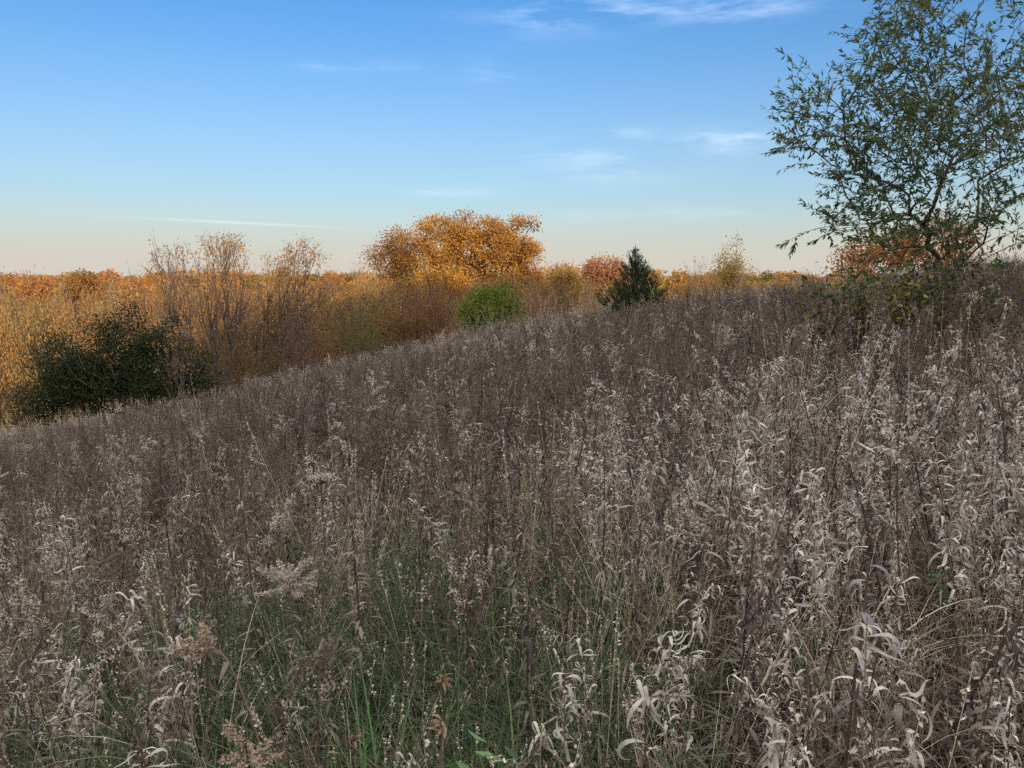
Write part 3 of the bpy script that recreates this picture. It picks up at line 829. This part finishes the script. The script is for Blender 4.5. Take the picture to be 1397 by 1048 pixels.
def shrub(px, py_top, Yd, k, wpx=None, label=None, group=True):
    p = gz0(px, Yd); top = P(px, py_top, Yd)[2]
    h = max(1.0, top - p[2]); w = (wpx * Yd / F / 1.3) if wpx else h * rng.uniform(.8, 1.15)
    o = thing(SNAME[k], label or SLAB[k], 'shrub', p, rng.uniform(0, 6.28), (SLAB[k].split(' in the')[0] + 's of the thicket') if group else None, (w, w, h))
    for nme, me in zip(('stem', 'crown'), SK[k]):
        q = bpy.data.objects.new(nme, me); COL.objects.link(q); q.parent = o
    return o
# back row (sunlit tops), then nearer and lower rows
for px in np.arange(-40, 800, 23):
    py = 378 + rng.uniform(-9, 13) + (6 if 190 < px < 330 else 0)
    shrub(px + rng.uniform(-10, 10), py, rng.uniform(50, 60), int(rng.choice([0, 2, 4, 1, 2, 1, 6])), rng.uniform(70, 115))
for px in np.arange(-60, 610, 31):
    shrub(px + rng.uniform(-12, 12), 408 + rng.uniform(-24, 24), rng.uniform(40, 47), int(rng.choice([0, 1, 2, 7, 4, 3])), rng.uniform(64, 110))
for px in np.arange(245, 612, 22):
    edge = 548 - (px - 270) * .24
    shrub(px + rng.uniform(-10, 10), edge - 74 + rng.uniform(-34, 30), rng.uniform(32, 40), int(rng.choice([5, 7, 3, 7, 5, 1, 0])), rng.uniform(56, 96))
for px in (735, 760, 790, 815, 850, 885, 915):
    shrub(px + rng.uniform(-8, 8), 392 + rng.uniform(-8, 10), rng.uniform(48, 56), int(rng.choice([0, 4, 2, 1])), 52)
for px in (940, 985, 1020, 1055, 1090, 1130):
    shrub(px + rng.uniform(-8, 8), 378 + rng.uniform(-4, 5), rng.uniform(60, 70), int(rng.choice([2, 4, 2])), 60)
shrub(742, 404, 46, 5, 54, 'dark red-brown shrub just right of the round green bush', False)
shrub(520, 440, 39, 5, 70, 'dark red-brown shrub low at the crest, left of the green bush', False)

# round green bush
b = gz0(668, 46)
broad_tree('green_bush', 'round green bush with yellowing leaves in front of the golden oak', 'bush', b,
           lobes_px(46, [(664, 424, 34, 32), (645, 432, 22, 22), (694, 426, 22, 26), (678, 402, 18, 14), (652, 406, 14, 10), (636, 446, 18, 14), (706, 440, 12, 16)], 1.),
           .5, 130, 60, 'shrub_g', .12, .07, (.24, .24, .2), .012, 'bark', .3, vrange=.9)
# round coral tree behind the cedar
b = gz0(826, 85)
broad_tree('coral_tree', 'distant round coral-pink tree behind the left side of the cedar', 'tree', b,
           lobes_px(85, [(826, 366, 24, 17), (812, 376, 18, 16), (840, 376, 18, 16)]), 2.0, 90, 44, 'pink', .26, .16, (.36, .36, .28), .02, 'bark_pale', .3)
# small dark-topped tree right of the oak
b = gz0(766, 62)
broad_tree('young_oak', 'small olive-gold tree just right of the golden oak', 'tree', b,
           lobes_px(62, [(768, 374, 17, 12), (764, 388, 14, 12)]), 1.5, 46, 40, 'ochre', .22, .13, (.3, .3, .22), .018, 'bark', .2)

# ---- bare saplings
def sapling(name, label, cat, px, Yd, lobes, stems, natt, mat, nleaf, leafL, rtip, bark, group=None, seedv=0, topleaf=1.0, alpha=.9, lift=-.05, below=2.2):
    b = gz0(px, Yd)
    if name == 'bare_sapling':
        lobes = [(q[0], q[1] + 9, q[2], q[3]) for q in lobes]; stems = [(q[0], q[1] + 9) for q in stems]
    t_ = thing(name, label, cat, b, 0, group)
    w = MB(); c = MB()
    lb = np.asarray(lobes_px(Yd, lobes), float); lb[:, :3] -= b
    for (tx, tz) in stems:
        att = in_lobes(lb, natt // len(stems), .1)
        q = P(tx, tz, Yd) - b
        dx = np.abs(att[:, 0] - q[0]); att = att[np.argsort(dx)[:max(12, int(len(att) * .8))]]
        pos, par, cnt, tips = skeleton((rng.normal(0, .12), rng.normal(0, .12), -.3), q, att, .35, alpha, below, .05, 7, lift)
        wood(w, pos, par, cnt, rtip, .42, 4)
        te = pos[tips]; up = norm(te - np.array([0, 0, -2.5])) + rng.normal(0, .3, te.shape)
        for _ in range(2):
            segs(w, te, te + norm(up + rng.normal(0, .35, te.shape)) * rng.uniform(.2, .6, (len(te), 1)), rtip * .8, rtip * .4, rng.uniform(.3, .9, len(te)), 3)
        hi = pos[tips][:, 2] > np.quantile(pos[tips][:, 2], .8)
        p = np.repeat(pos[tips], nleaf, 0)
        p = p[rng.uniform(size=len(p)) < .75]
        off = rng.normal(0, .16, p.shape)
        leaves(c, p + off, off + rng.normal(0, .1, p.shape) - [0, 0, .08], leafL * rng.uniform(.6, 1.3, len(p)), leafL * .55, rng.uniform(0, 1, len(p)))
        ph = np.repeat(pos[tips][hi], int(5 * topleaf), 0)
        if len(ph): leaves(c, ph + rng.normal(0, .12, ph.shape), rng.normal(0, 1, ph.shape), leafL * 1.2, leafL * .6, rng.uniform(0, .5, len(ph)))
    obj('trunk', w, M[bark], t_); obj('crown', c, M[mat], t_)
    return t_
sapling('bare_sapling', 'leaning bare sapling with a few dark leaves at its tip, beside the dark bush', 'sapling', 262, 29,
        [(232, 348, 30, 26), (218, 378, 40, 26), (255, 402, 40, 40), (212, 325, 10, 14)], [(208, 322), (225, 365), (255, 375)], 150, 'rust', 2, .10, .0075, 'bark', topleaf=.6)
sapling('bare_sapling', 'tall many-branched sapling with coral leaves left of the twiggy pale one', 'sapling', 293, 32,
        [(285, 345, 30, 26), (322, 338, 30, 26), (305, 378, 62, 34), (325, 415, 58, 38), (300, 322, 34, 12), (262, 385, 30, 24)], [(282, 335), (310, 322), (335, 342), (268, 372)], 330, 'rust', 5, .105, .0075, 'bark')
sapling('bare_sapling', 'pale many-stemmed sapling with leaf tufts along its flat top, nearest the oak', 'sapling', 345, 34,
        [(382, 352, 32, 24), (410, 345, 30, 24), (428, 345, 16, 18), (390, 388, 66, 32), (395, 424, 60, 30), (450, 398, 34, 22)], [(376, 342), (405, 332), (430, 342), (352, 365), (448, 385)], 360, 'rust', 6, .105, .0065, 'bark')
sapling('bare_sapling', 'tiny leafless sapling just left of the golden trees', 'sapling', 488, 55,
        [(484, 362, 7, 14), (495, 360, 6, 12), (489, 380, 10, 12)], [(484, 352), (496, 354)], 26, 'russet', 0, .1, .008, 'bark_pale', topleaf=0)
sapling('birch', 'slender pale yellow birch with two tops standing at the crest right of the cedar', 'tree', 996, 42,
        [(1005, 345, 8, 24), (1004, 368, 22, 14), (985, 362, 11, 20), (980, 378, 20, 10), (1010, 380, 22, 8)], [(1007, 322), (984, 342)], 150, 'birch', 26, .115, .004, 'bark_pale', topleaf=0)
sapling('bare_sapling', 'thin wispy straw-coloured sapling between the cedar and the yellow birch', 'sapling', 952, 45,
        [(945, 362, 16, 18), (962, 358, 14, 20), (955, 378, 22, 10)], [(946, 345), (965, 342)], 60, 'birch', 1, .08, .004, 'bark_pale', topleaf=.4)

# ---- dark bush on the left
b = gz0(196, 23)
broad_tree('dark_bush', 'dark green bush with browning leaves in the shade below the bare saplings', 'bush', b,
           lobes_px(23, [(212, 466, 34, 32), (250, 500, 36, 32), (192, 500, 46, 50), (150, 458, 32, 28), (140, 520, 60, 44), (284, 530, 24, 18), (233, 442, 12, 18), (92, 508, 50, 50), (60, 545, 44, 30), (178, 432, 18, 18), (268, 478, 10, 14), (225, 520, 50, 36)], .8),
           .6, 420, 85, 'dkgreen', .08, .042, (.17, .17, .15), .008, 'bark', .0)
sapling('shrub', 'thin russet-leaved shrub poking through the right side of the dark bush', 'shrub', 246, 21.6,
        [(226, 478, 18, 20), (246, 492, 20, 20), (270, 485, 14, 20), (232, 510, 22, 16)], [(232, 468), (262, 480)], 60, 'rust', 3, .07, .004, 'bark', topleaf=1)

# ---- red cedar
def cedar(px, Yd, py_top):
    b = gz0(px, Yd); H = P(px, py_top, Yd)[2] - b[2]
    t_ = thing('cedar', 'dark green conical cedar standing alone on the crest of the meadow', 'conifer', b)
    w, c = MB(), MB()
    tube(w, bez((0, 0, -.2), (.02, 0, H * .5), (.0, 0, H * .97), 9), np.linspace(.07, .012, 9), .4, 6)
    n = 430; z = H * (.03 + .87 * (1 - rng.uniform(0, 1, n) ** .62))
    R0 = 1.18 * (H / 3.1)
    for k in range(n):
        f = z[k] / H; a = k * 2.39996
        r = R0 * min(1, max(.012, (.95 - f) / .80)) ** 1.25 * rng.choice([rng.uniform(.5, .9), rng.uniform(.85, 1.15)]) * (1 if f > .12 else .8) + .03
        rise = r * (.32 + .5 * f + rng.uniform(-.1, .25)) + .05
        d = np.array([math.cos(a), math.sin(a)])
        s0 = np.array([0, 0, z[k]]); e0 = np.array([d[0] * r, d[1] * r, min(z[k] + rise, H * .96)])
        m0 = np.array([d[0] * r * .65, d[1] * r * .65, z[k] + rise * .3])
        br = bez(s0, m0, e0, 6)
        segs(w, br[:-1], br[1:], .006, .004, .4, 3)
        ns = int(6 + 14 * r); tt = rng.uniform(.2, 1, ns) ** .7
        p = at(br, tt); dr = norm(np.gradient(br, axis=0))[np.minimum((tt * 5).astype(int), 5)]
        dr = norm(dr + rng.normal(0, .42, dr.shape) + [0, 0, .45])
        ln = rng.uniform(.10, .24, ns) * (.6 + .45 * min(r, 1.2)) * (1.25 - .5 * tt)
        # the long feathery end of the branch
        p = np.concatenate([p, np.repeat(e0[None], 2, 0)]); dr = np.concatenate([dr, norm(np.repeat((e0 - m0)[None], 2, 0) + rng.normal(0, .06, (2, 3)))])
        ln = np.concatenate([ln, rng.uniform(.14, .30, 2) * (.5 + .5 * min(r, 1))])
        q = np.repeat(p, 6, 0); dq = np.repeat(dr, 6, 0); lq = np.repeat(ln, 6); u = rng.uniform(0, .9, len(q))
        tone = np.clip(np.repeat(rng.normal(.38, .2, len(p)), 6) + rng.normal(0, .12, len(q)), 0, 1)
        leaves(c, q + dq * (u * lq)[:, None], dq + rng.normal(0, .3, q.shape), lq * (1 - u * .75) * .55, .014, tone, .3)
    tip = np.zeros((90, 3)); tip[:, 2] = H * rng.uniform(.80, .99, 90)
    leaves(c, tip, rng.normal(0, .35, tip.shape) + [0, 0, 1], rng.uniform(.04, .12, 90) * (2.2 - 2 * tip[:, 2] / H), .014, rng.uniform(.2, .6, 90))
    obj('trunk', w, M['bark'], t_)
    obj('crown', c, M['cedar'], t_)
cedar(866, 25, 332)

# ---- the near tree at the right
def near_tree():
    Yd = 8.6; b = gz0(1335, Yd)
    t_ = thing('willow_tree', 'near leafy tree with narrow green leaves rising at the right edge', 'tree', b)
    L_ = [(1165, 170, 70, 80, 1.1), (1195, 95, 45, 62, .8), (1190, 255, 60, 60, 1.2), (1110, 330, 42, 18, .5), (1120, 262, 34, 20, .5), (1092, 195, 38, 26, .5),
          (1105, 140, 34, 34, .5), (1160, 300, 50, 30, .9), (1150, 85, 18, 45, .4), (1128, 55, 8, 24, .2), (1250, 150, 90, 130, 1.5), (1300, 90, 90, 120, 1.4), (1320, 250, 90, 120, 1.5),
          (1395, 150, 90, 150, 1.5), (1230, 320, 70, 40, 1.), (1240, 30, 50, 40, .8)]
    lobes = []
    for px, py, rx, ry, dp in L_:
        p = P(px, py, Yd + rng.uniform(-.3, .3)); lobes.append([*(p - b), rx * Yd / F, dp * .7, ry * Yd / F])
    att = in_lobes(lobes, 1250, .05); att = att[wav(att[:, 0] * 1.0 + att[:, 1] * .6, att[:, 2], .33, 4.) > -.28]
    pos, par, cnt, tips = skeleton((0, 0, -.2), (-.2, .1, .9), att, .12, .22, .2, .022, 5, .08)
    w = MB(); r = wood(w, pos, par, cnt, .0019, .40, 5, .06)
    te = pos[tips]; ti = te - pos[par[tips]]
    # end shoots, with leaves in rows along them
    sh = norm(norm(ti) + rng.normal(0, .45, te.shape) + [0, 0, .15]); sl = rng.uniform(.14, .46, len(te))[:, None]
    segs(w, te, te + sh * sl, .002, .001, .5, 3)
    obj('trunk', w, M['bark'], t_)
    c = MB()
    thin = np.where(cnt[1:] <= 3)[0] + 1
    k = rng.choice(thin, int(len(thin) * 2.4)); f = rng.uniform(size=(len(k), 1))
    p1 = pos[par[k]] + (pos[k] - pos[par[k]]) * f; d1 = pos[k] - pos[par[k]]
    k2 = np.repeat(np.arange(len(te)), 19); f2 = rng.uniform(.1, 1, (len(k2), 1))
    p2 = te[k2] + sh[k2] * sl[k2] * f2; d2 = sh[k2]
    p = np.concatenate([p1, p2]); d = norm(np.concatenate([d1, d2]))
    d = d * .85 + norm(rng.normal(size=d.shape)) * .62 - [0, 0, .34]
    yl = np.clip(.55 * rng.uniform(0, 1, len(p)) + .45 * (.5 + .5 * wav(p[:, 0] + p[:, 1], p[:, 2], .35, 1.)), 0, 1)
    leaves(c, p, d, rng.uniform(.042, .092, len(p)), rng.uniform(.013, .024, len(p)), yl, .2)
    obj('crown', c, M['near_leaf'], t_)
near_tree()
# green-yellow low bush under it, and the sunlit orange trees behind it
b = gz0(1225, 7.6)
broad_tree('low_bush', 'low green and yellow bush under the near tree at the right edge', 'bush', b,
           lobes_px(7.6, [(1200, 402, 56, 30), (1148, 405, 34, 26), (1235, 430, 60, 46), (1165, 440, 44, 30), (1195, 462, 40, 24), (1300, 420, 70, 60), (1112, 398, 22, 14)], .8),
           .35, 200, 16, 'bush_y', .060, .030, (.10, .10, .09), .0022, 'bark', .2)
for k, (px, Yd, lob, lb) in enumerate([
    (1190, 44, [(1190, 352, 40, 24), (1160, 362, 26, 14), (1215, 340, 34, 24)], 'sunlit orange tree low behind the near tree at the right'),
    (1275, 46, [(1280, 330, 50, 36), (1250, 350, 36, 26), (1310, 345, 36, 30)], 'wider sunlit orange tree behind the trunk of the near tree')]):
    b = gz0(px, Yd)
    broad_tree('orange_tree', lb, 'tree', b, lobes_px(Yd, lob), 1.2, 70, 50, 'orange', .17, .10, (.28, .28, .22), .016, 'bark', .2)

# ---- valley trees on the left and the far woods
for k, (px, py, Yd, mat, lab) in enumerate([
    (188, 392, 150, 'orange', 'orange valley tree at the left edge beyond the saplings'), (212, 384, 190, 'oak', 'golden valley tree beyond the leaning sapling'),
    (150, 390, 170, 'rust', 'rust-red valley tree past the left edge of the dark bush'), (108, 386, 140, 'oak_b', 'brown-gold valley tree farthest left'),
    (176, 412, 120, 'rust', 'low rust-red valley tree above the dark bush'), (232, 396, 135, 'ochre', 'small ochre valley tree between saplings and dark bush'),
    (50, 392, 120, 'orange', 'orange valley tree in the far left corner of the field')]):
    b = gz0(px, Yd); kx = F / Yd
    broad_tree('valley_tree', lab, 'tree', b, lobes_px(Yd, [(px, py, 22, 9), (px - 12, py + 4, 14, 8), (px + 13, py + 4, 14, 8), (px, py + 12, 22, 8)]),
               1.5, 50, 30, mat, .5, .32, (.55, .55, .45), .04, 'bark', .3)

wp = []
for k, mt in enumerate(['oak_b', 'russet', 'ochre', 'orange', 'olive', 'oak_b', 'oak', 'olive']):
    g = np.random.default_rng(50 + k); c = MB()
    lob = [(0, 0, .62, .36, .36, .34)] + [(g.normal(0, .2), g.normal(0, .2), g.uniform(.45, .8), .2, .2, .18) for _ in range(5)]
    p = in_lobes(lob, 260, .4, g)
    leaves(c, p, g.normal(size=p.shape), .10 * g.uniform(.6, 1.4, len(p)), .075, g.uniform(0, 1, len(p)), .2, g=g)
    segs(c, [[0, 0, -.05]], [[0, 0, .6]], .02, .012, .4, 5)
    wp.append(c.mesh('wood_tree', [M[mt]]))
n = 5200
yy = np.sqrt(rng.uniform(170 ** 2, 1100 ** 2, n)); xx = rng.uniform(-.86, .86, n) * yy
open_ = (wav(xx, yy, 55, .5) > .35) & (yy < 420)
xx, yy = xx[~open_], yy[~open_]
h = rng.uniform(4.5, 11, len(xx)) * np.where(rng.uniform(size=len(xx)) < .10, 1.45, 1) * (1 + .25 * wav(xx, yy, 45, 6.)) * np.where(yy < 300, .7, 1.0)
rr = rand_pose(len(xx), tilt=.03)[0]
wi = ((.5 + .5 * wav(xx, yy, 90, 2.)) * 4 + rng.uniform(0, 5, len(xx))).astype(int) % len(wp)
scatter('woods', np.stack([xx, yy, T(xx, yy)], 1), rr, np.stack([h * 1.15, h * 1.15, h], 1), wi, wp)

# ================================================================== single plants of the foreground
def rooted(px, py, Yd, dx=0., dy=0.):
    """base on the ground under (or beside) a head seen at a photograph pixel; the head in local space"""
    h = P(px, py, Yd); b = np.array([h[0] + dx, h[1] + dy, 0.]); b[2] = float(T(b[0], b[1]))
    return b, h - b

def withered_leaves(fo, c, n, lo, hi, L0, W0, g=rng):
    t_ = g.uniform(lo, hi, n)
    curls(fo, at(c, t_), g.uniform(0, 6.28, n), g.uniform(-1.1, .4, n), -g.uniform(.4, 2.6, n), g.uniform(.6, 1.2, n) * L0, g.uniform(.6, 1.2, n) * W0, g.uniform(0, 1, n), 6, g=g)

def plume_plant(label, px, py, Yd, dx, dy, mat, dirs, ln, wd, n, size=.010, ctrl=None, leafy=40, v=(0, 1), nm='goldenrod'):
    b, h = rooted(px, py, Yd, dx, dy)
    t_ = thing(nm, label, 'dried flower', b)
    st, hd, fo = MB(), MB(), MB()
    mid = np.array([h[0] * .15, h[1] * .15, h[2] * .7]) if ctrl is None else np.asarray(ctrl) + h
    c = bez((0, 0, -.03), mid, h, 9)
    tube(st, c, np.linspace(.004, .002, 9), .3, 6)
    for d in dirs:
        k = max(0., 1 - .10 * rng.uniform(0, 1.4)); b0 = at(c, np.array([k]))[0]
        d = np.asarray(d, float) + rng.normal(0, .12, 3); l = ln * rng.uniform(.75, 1.15)
        segs(st, b0, b0 + norm(d) * l * .8, .0012, .0007, .4, 4)
        plume(hd, rng, b0 + norm(d) * l * .2, d, l, wd, n, v, size)
    obj('stem', st, M['stem'], t_); obj('seed_head', hd, M[mat], t_)
    if leafy:
        withered_leaves(fo, c, leafy, .15, .9, .07, .010); obj('foliage', fo, M['brown'], t_)
ring = lambda n, z0, z1: [(math.cos(a), math.sin(a), rng.uniform(z0, z1)) for a in np.linspace(0, 6.28, n, False)]
plume_plant('cream goldenrod gone to seed, its wide fluffy spray palest in the left foreground', 392, 792, 2.5, .02, .05, 'fluff', ring(9, .15, .5) + ring(6, .8, 1.6), .085, .014, 110, .009, None, 40, (.4, 1))
plume_plant('tawny fluffy seed head on an arched stalk bending over at the lower left', 290, 888, 1.9, .22, .02, 'tawny', [(-1, .1, -.1), (-1, 0, .15), (-.9, -.3, .3), (-.8, .2, .45), (-.5, 0, .7)], .075, .016, 120, .010, (.06, 0, .06), 14, (.1, .9))
plume_plant('soft tan seed plume low at the bottom left edge of the meadow', 335, 1015, 1.62, .03, .02, 'tawny', ring(7, .1, .7) + [(-.5, 0, 1)], .06, .012, 70, .008, None, 20, (.4, 1))
plume_plant('small grey-tan seeded goldenrod left of the green grass patch', 282, 842, 2.6, -.02, .02, 'fluff', ring(6, .3, 1.4), .035, .01, 40, .008, None, 30, (0, .6))

def umbel(label, px, py, Yd, wpx, mat='tawny', up=.2, v=(0, .7)):
    b, h = rooted(px, py, Yd, rng.normal(0, .04), rng.normal(0, .04))
    t_ = thing('umbel_weed', label, 'dried flower', b)
    st, hd = MB(), MB(); r = wpx * Yd / F / 2
    c = bez((0, 0, -.03), (h[0] * .2, h[1] * .2, h[2] * .6), h - [0, 0, r * .7], 8)
    tube(st, c, np.linspace(.004, .0025, 8), .3, 5)
    n = 22; a = np.arange(n) * 2.4; q = np.sqrt((np.arange(n) + .5) / n) * r
    e = h + np.stack([np.cos(a) * q, np.sin(a) * q, -up * q * q / r + rng.normal(0, .003, n)], 1)
    segs(st, np.repeat(c[-1:], n, 0), e, .0014, .0009, .3, 4)
    k = np.repeat(e, 14, 0); o = rng.normal(size=k.shape) * [r * .13, r * .13, r * .06]
    leaves(hd, k + o, rng.normal(size=k.shape) + [0, 0, .8], r * .16, r * .12, rng.uniform(*v, len(k)), .2)
    obj('stem', st, M['stem'], t_); obj('seed_head', hd, M[mat], t_)
umbel('flat brown umbel seed head above purple weeds, upper of two near the middle', 609, 547, 6.0, 28, 'brown', .2, (.5, 1))
umbel('flat brown umbel seed head just below and left of another umbel near the middle', 566, 569, 5.4, 26, 'brown', .2, (.4, 1))
umbel('broad grey-beige umbel seed head above the left green grass patch', 438, 648, 3.7, 38, 'fluff', .3, (.0, .6))
umbel('small blackish umbel seed head left of the middle among purple weeds', 431, 585, 5.0, 18, 'dark')
umbel('pale umbel seed head in the dark weeds right of the middle, below the cedar', 880, 505, 8.0, 26, 'fluff', .2, (.3, 1))

def whorl(label, px, py, Yd, L_, n, mat, az_z=(.1, 1.4), drop=.25):
    b, h = rooted(px, py, Yd, rng.normal(0, .02), .03)
    t_ = thing('dried_leaf_plant', label, 'dried plant', b); st, fo = MB(), MB()
    c = bez((0, 0, -.03), (0, 0, h[2] * .6), h, 6); tube(st, c, np.linspace(.003, .002, 6), .4, 5)
    p = np.repeat(h[None], n, 0) - np.stack([np.zeros(n), np.zeros(n), rng.uniform(0, drop * L_, n)], 1)
    curls(fo, p, rng.uniform(0, 6.28, n), rng.uniform(*az_z, n), -rng.uniform(.2, 2.6, n), L_ * rng.uniform(.6, 1.1, n), L_ * rng.uniform(.12, .22, n), rng.uniform(0, 1, n), 6)
    obj('stem', st, M['stem'], t_); obj('foliage', fo, M[mat], t_)
whorl('tan whorl of pointed dried leaves at the bottom, left of the green sprig', 604, 985, 1.72, .042, 20, 'tan_leaf', (-.4, 1.4), .7)
whorl('rust-brown twisted dried leaf cluster above the tan whorl', 603, 925, 1.95, .042, 9, 'tan_leaf', (-.3, 1.3))
whorl('small sandy whorl of dried leaves at the bottom beside a white leaf scrap', 482, 1008, 1.66, .042, 12, 'tan_leaf')
whorl('pale leafy plant with broad drooping beige leaves at the bottom right', 1075, 1000, 1.6, .06, 9, 'pale', (-.9, .6), 2.)

def stalk(label, p0, p1, Yd, bow=0., plume_l=.12, rad=.0016):
    a = P(*p1, Yd); g0 = P(*p0, Yd); dirv = a - g0
    k = 0
    while g0[2] > T(g0[0], g0[1]) - .02 and k < 60: g0 = g0 - dirv * .04; k += 1
    b = g0.copy(); t_ = thing('straw_stalk', label, 'grass stalk', b); h = a - b
    mb, hd = MB(), MB(); c = bez((0, 0, 0), h * .5 + np.array([bow, 0, .02]), h, 9)
    tube(mb, c, np.linspace(rad * 1.2, rad * .55, 9), .85, 5)
    obj('stem', mb, M['straw'], t_)
    plume(hd, rng, h - norm(h) * plume_l, norm(h), plume_l, .006, 40, (.3, 1), .010); obj('seed_head', hd, M['fluff'], t_)
stalk('pale straw stalk leaning left over the purple weeds at the left', (382, 672), (337, 578), 4.4, -.03)
stalk('pale straw stalk leaning right across the maroon weeds below the near tree', (1028, 582), (1086, 445), 5.2)
stalk('tall straw stalk slanting right at the right edge, left one of a parallel pair', (1150, 600), (1207, 442), 4.0)
stalk('tall straw stalk slanting right at the right edge, right one of a parallel pair', (1162, 612), (1226, 455), 3.8)
stalk('upright thin straw stalk standing below the cedar', (878, 532), (895, 436), 7.0)
stalk('long straw stalk slanting across the curled pale weeds at the right', (1052, 915), (1146, 760), 2.3, 0, .07)
stalk('thin upright straw stalk beside the round green bush, on the crest', (452, 620), (447, 560), 5.0)

for px, py, Yd, lab in [(1170, 462, 5.6, 'tall feathery yellow-green goldenrod under the near tree'), (1092, 512, 5.2, 'short golden-yellow goldenrod among maroon weeds'),
                        (868, 470, 9.5, 'small yellow-green goldenrod below the cedar')]:
    b, h = rooted(px, py, Yd); d = pl_goldenrod(int(px)); t_ = thing('goldenrod', lab, 'wild flower', b, .4, None, max(.5, h[2]) / .95)
    for pn, (mb, mt) in d.items(): obj(pn, mb, M[mt], t_)

def cone(label, px, py, Yd):
    b, h = rooted(px, py, Yd, rng.normal(0, .03), 0); t_ = thing('coneflower', label, 'dried flower', b, 0, 'dark seed cones near the crest'); st, hd = MB(), MB()
    tube(st, bez((0, 0, -.03), (0, 0, h[2] * .5), h, 6), np.linspace(.005, .004, 6), .2, 5); obj('stem', st, M['stem'], t_)
    n = 90; d = norm(rng.normal(size=(n, 3))); leaves(hd, h + d * [.022, .022, .03], d, .02, .014, rng.uniform(0, .5, n), .1)
    obj('seed_head', hd, M['dark'], t_)
for k, (px, py, Yd) in enumerate([(938, 403, 19), (954, 405, 18.5), (1062, 399, 20), (977, 438, 12), (1000, 392, 22), (780, 425, 22)]):
    cone('thin weed stalk topped by a dark round seed cone, standing out above the upper meadow', px, py, Yd)

# pale arching grass clump at the right edge
b, h = rooted(1150, 830, 2.3); b[2] = float(T(b[0], b[1]))
fo = MB(); n = 9
curls(fo, rng.normal(0, .02, (n, 3)) * [1, 1, 0], rng.normal(.1, .55, n), rng.uniform(1.2, 1.5, n), -rng.uniform(1.4, 2.3, n), rng.uniform(.7, 1.0, n), rng.uniform(.0035, .0065, n), rng.uniform(.2, .8, n), 12, twist=rng.normal(0, .5, n))
o = obj('grass_clump', fo, M['straw']); o.location = b; tag(o, 'clump of pale arching grass blades bending over at the right edge', 'dry grass')
# looping straw blades at lower left
b, h = rooted(236, 985, 1.9); fo = MB(); n = 7
curls(fo, rng.normal(0, .02, (n, 3)) * [1, 1, 0], rng.uniform(2.6, 3.6, n), rng.uniform(1.3, 1.6, n), -rng.uniform(2.4, 3.6, n), rng.uniform(.6, .9, n), rng.uniform(.005, .009, n), rng.uniform(.5, 1, n), 14, twist=rng.normal(0, .3, n))
o = obj('grass_clump', fo, M['straw']); o.location = b; tag(o, 'few looping pale straw blades at the lower left edge', 'dry grass')
# bright green blades
b, h = rooted(507, 985, 1.95); fo = MB(); n = 26
curls(fo, rng.normal(0, .025, (n, 3)) * [1, 1, 0], rng.uniform(0, 6.28, n), rng.uniform(1.2, 1.55, n), -rng.uniform(.1, .9, n), rng.uniform(.4, .72, n), rng.uniform(.005, .008, n), rng.uniform(.3, .9, n), 8)
o = obj('grass_clump', fo, M['herb']); o.location = b; tag(o, 'upright tuft of bright green grass blades near the bottom', 'green grass')
# green sprig
b, h = rooted(672, 1030, 1.75); fo = MB(); n = 60
p = np.stack([rng.normal(0, .045, n), rng.normal(0, .045, n), rng.uniform(.0, 1, n) ** .6 * h[2]], 1); a = rng.uniform(0, 6.28, n)
leaves(fo, p, np.stack([np.cos(a), np.sin(a), rng.uniform(-.1, .8, n)], 1), rng.uniform(.04, .07, n), .018, rng.uniform(.2, 1, n))
tube(fo, bez((0, 0, -.02), (0, 0, .2), (0, 0, h[2]), 5), .002, .4, 5)
o = obj('green_sprig', fo, M['herb']); o.location = b; tag(o, 'fresh green leafy sprig at the bottom, right of the tan whorl', 'green plant')
# dark stemmed weeds with broad grey leaves at the right edge
for px, py, Yd, n, lab in [(1186, 765, 1.95, 11, 'dark-stemmed weed with wide grey withered leaves at the right edge'), (1168, 905, 1.62, 6, 'shorter dark-stemmed weed with a few hanging slate-grey leaves at the lower right')]:
    b, h = rooted(px, py, Yd, -.01, .03); t_ = thing('broad_leaf_weed', lab, 'dried plant', b); st, fo = MB(), MB()
    c = bez((0, 0, -.03), (h[0] * .3, h[1] * .3, h[2] * .6), h, 8); tube(st, c, np.linspace(.005, .003, 8), .1, 6); obj('stem', st, M['stem'], t_)
    tt = np.linspace(.35, .98, n); a = np.arange(n) * 2.4 + .3
    curls(fo, at(c, tt), a, rng.uniform(-.6, .3, n), -rng.uniform(1., 3.2, n), rng.uniform(.06, .095, n), rng.uniform(.012, .021, n), rng.uniform(0, 1, n), 8, twist=rng.normal(0, .5, n))
    obj('foliage', fo, M['grey_leaf'], t_)
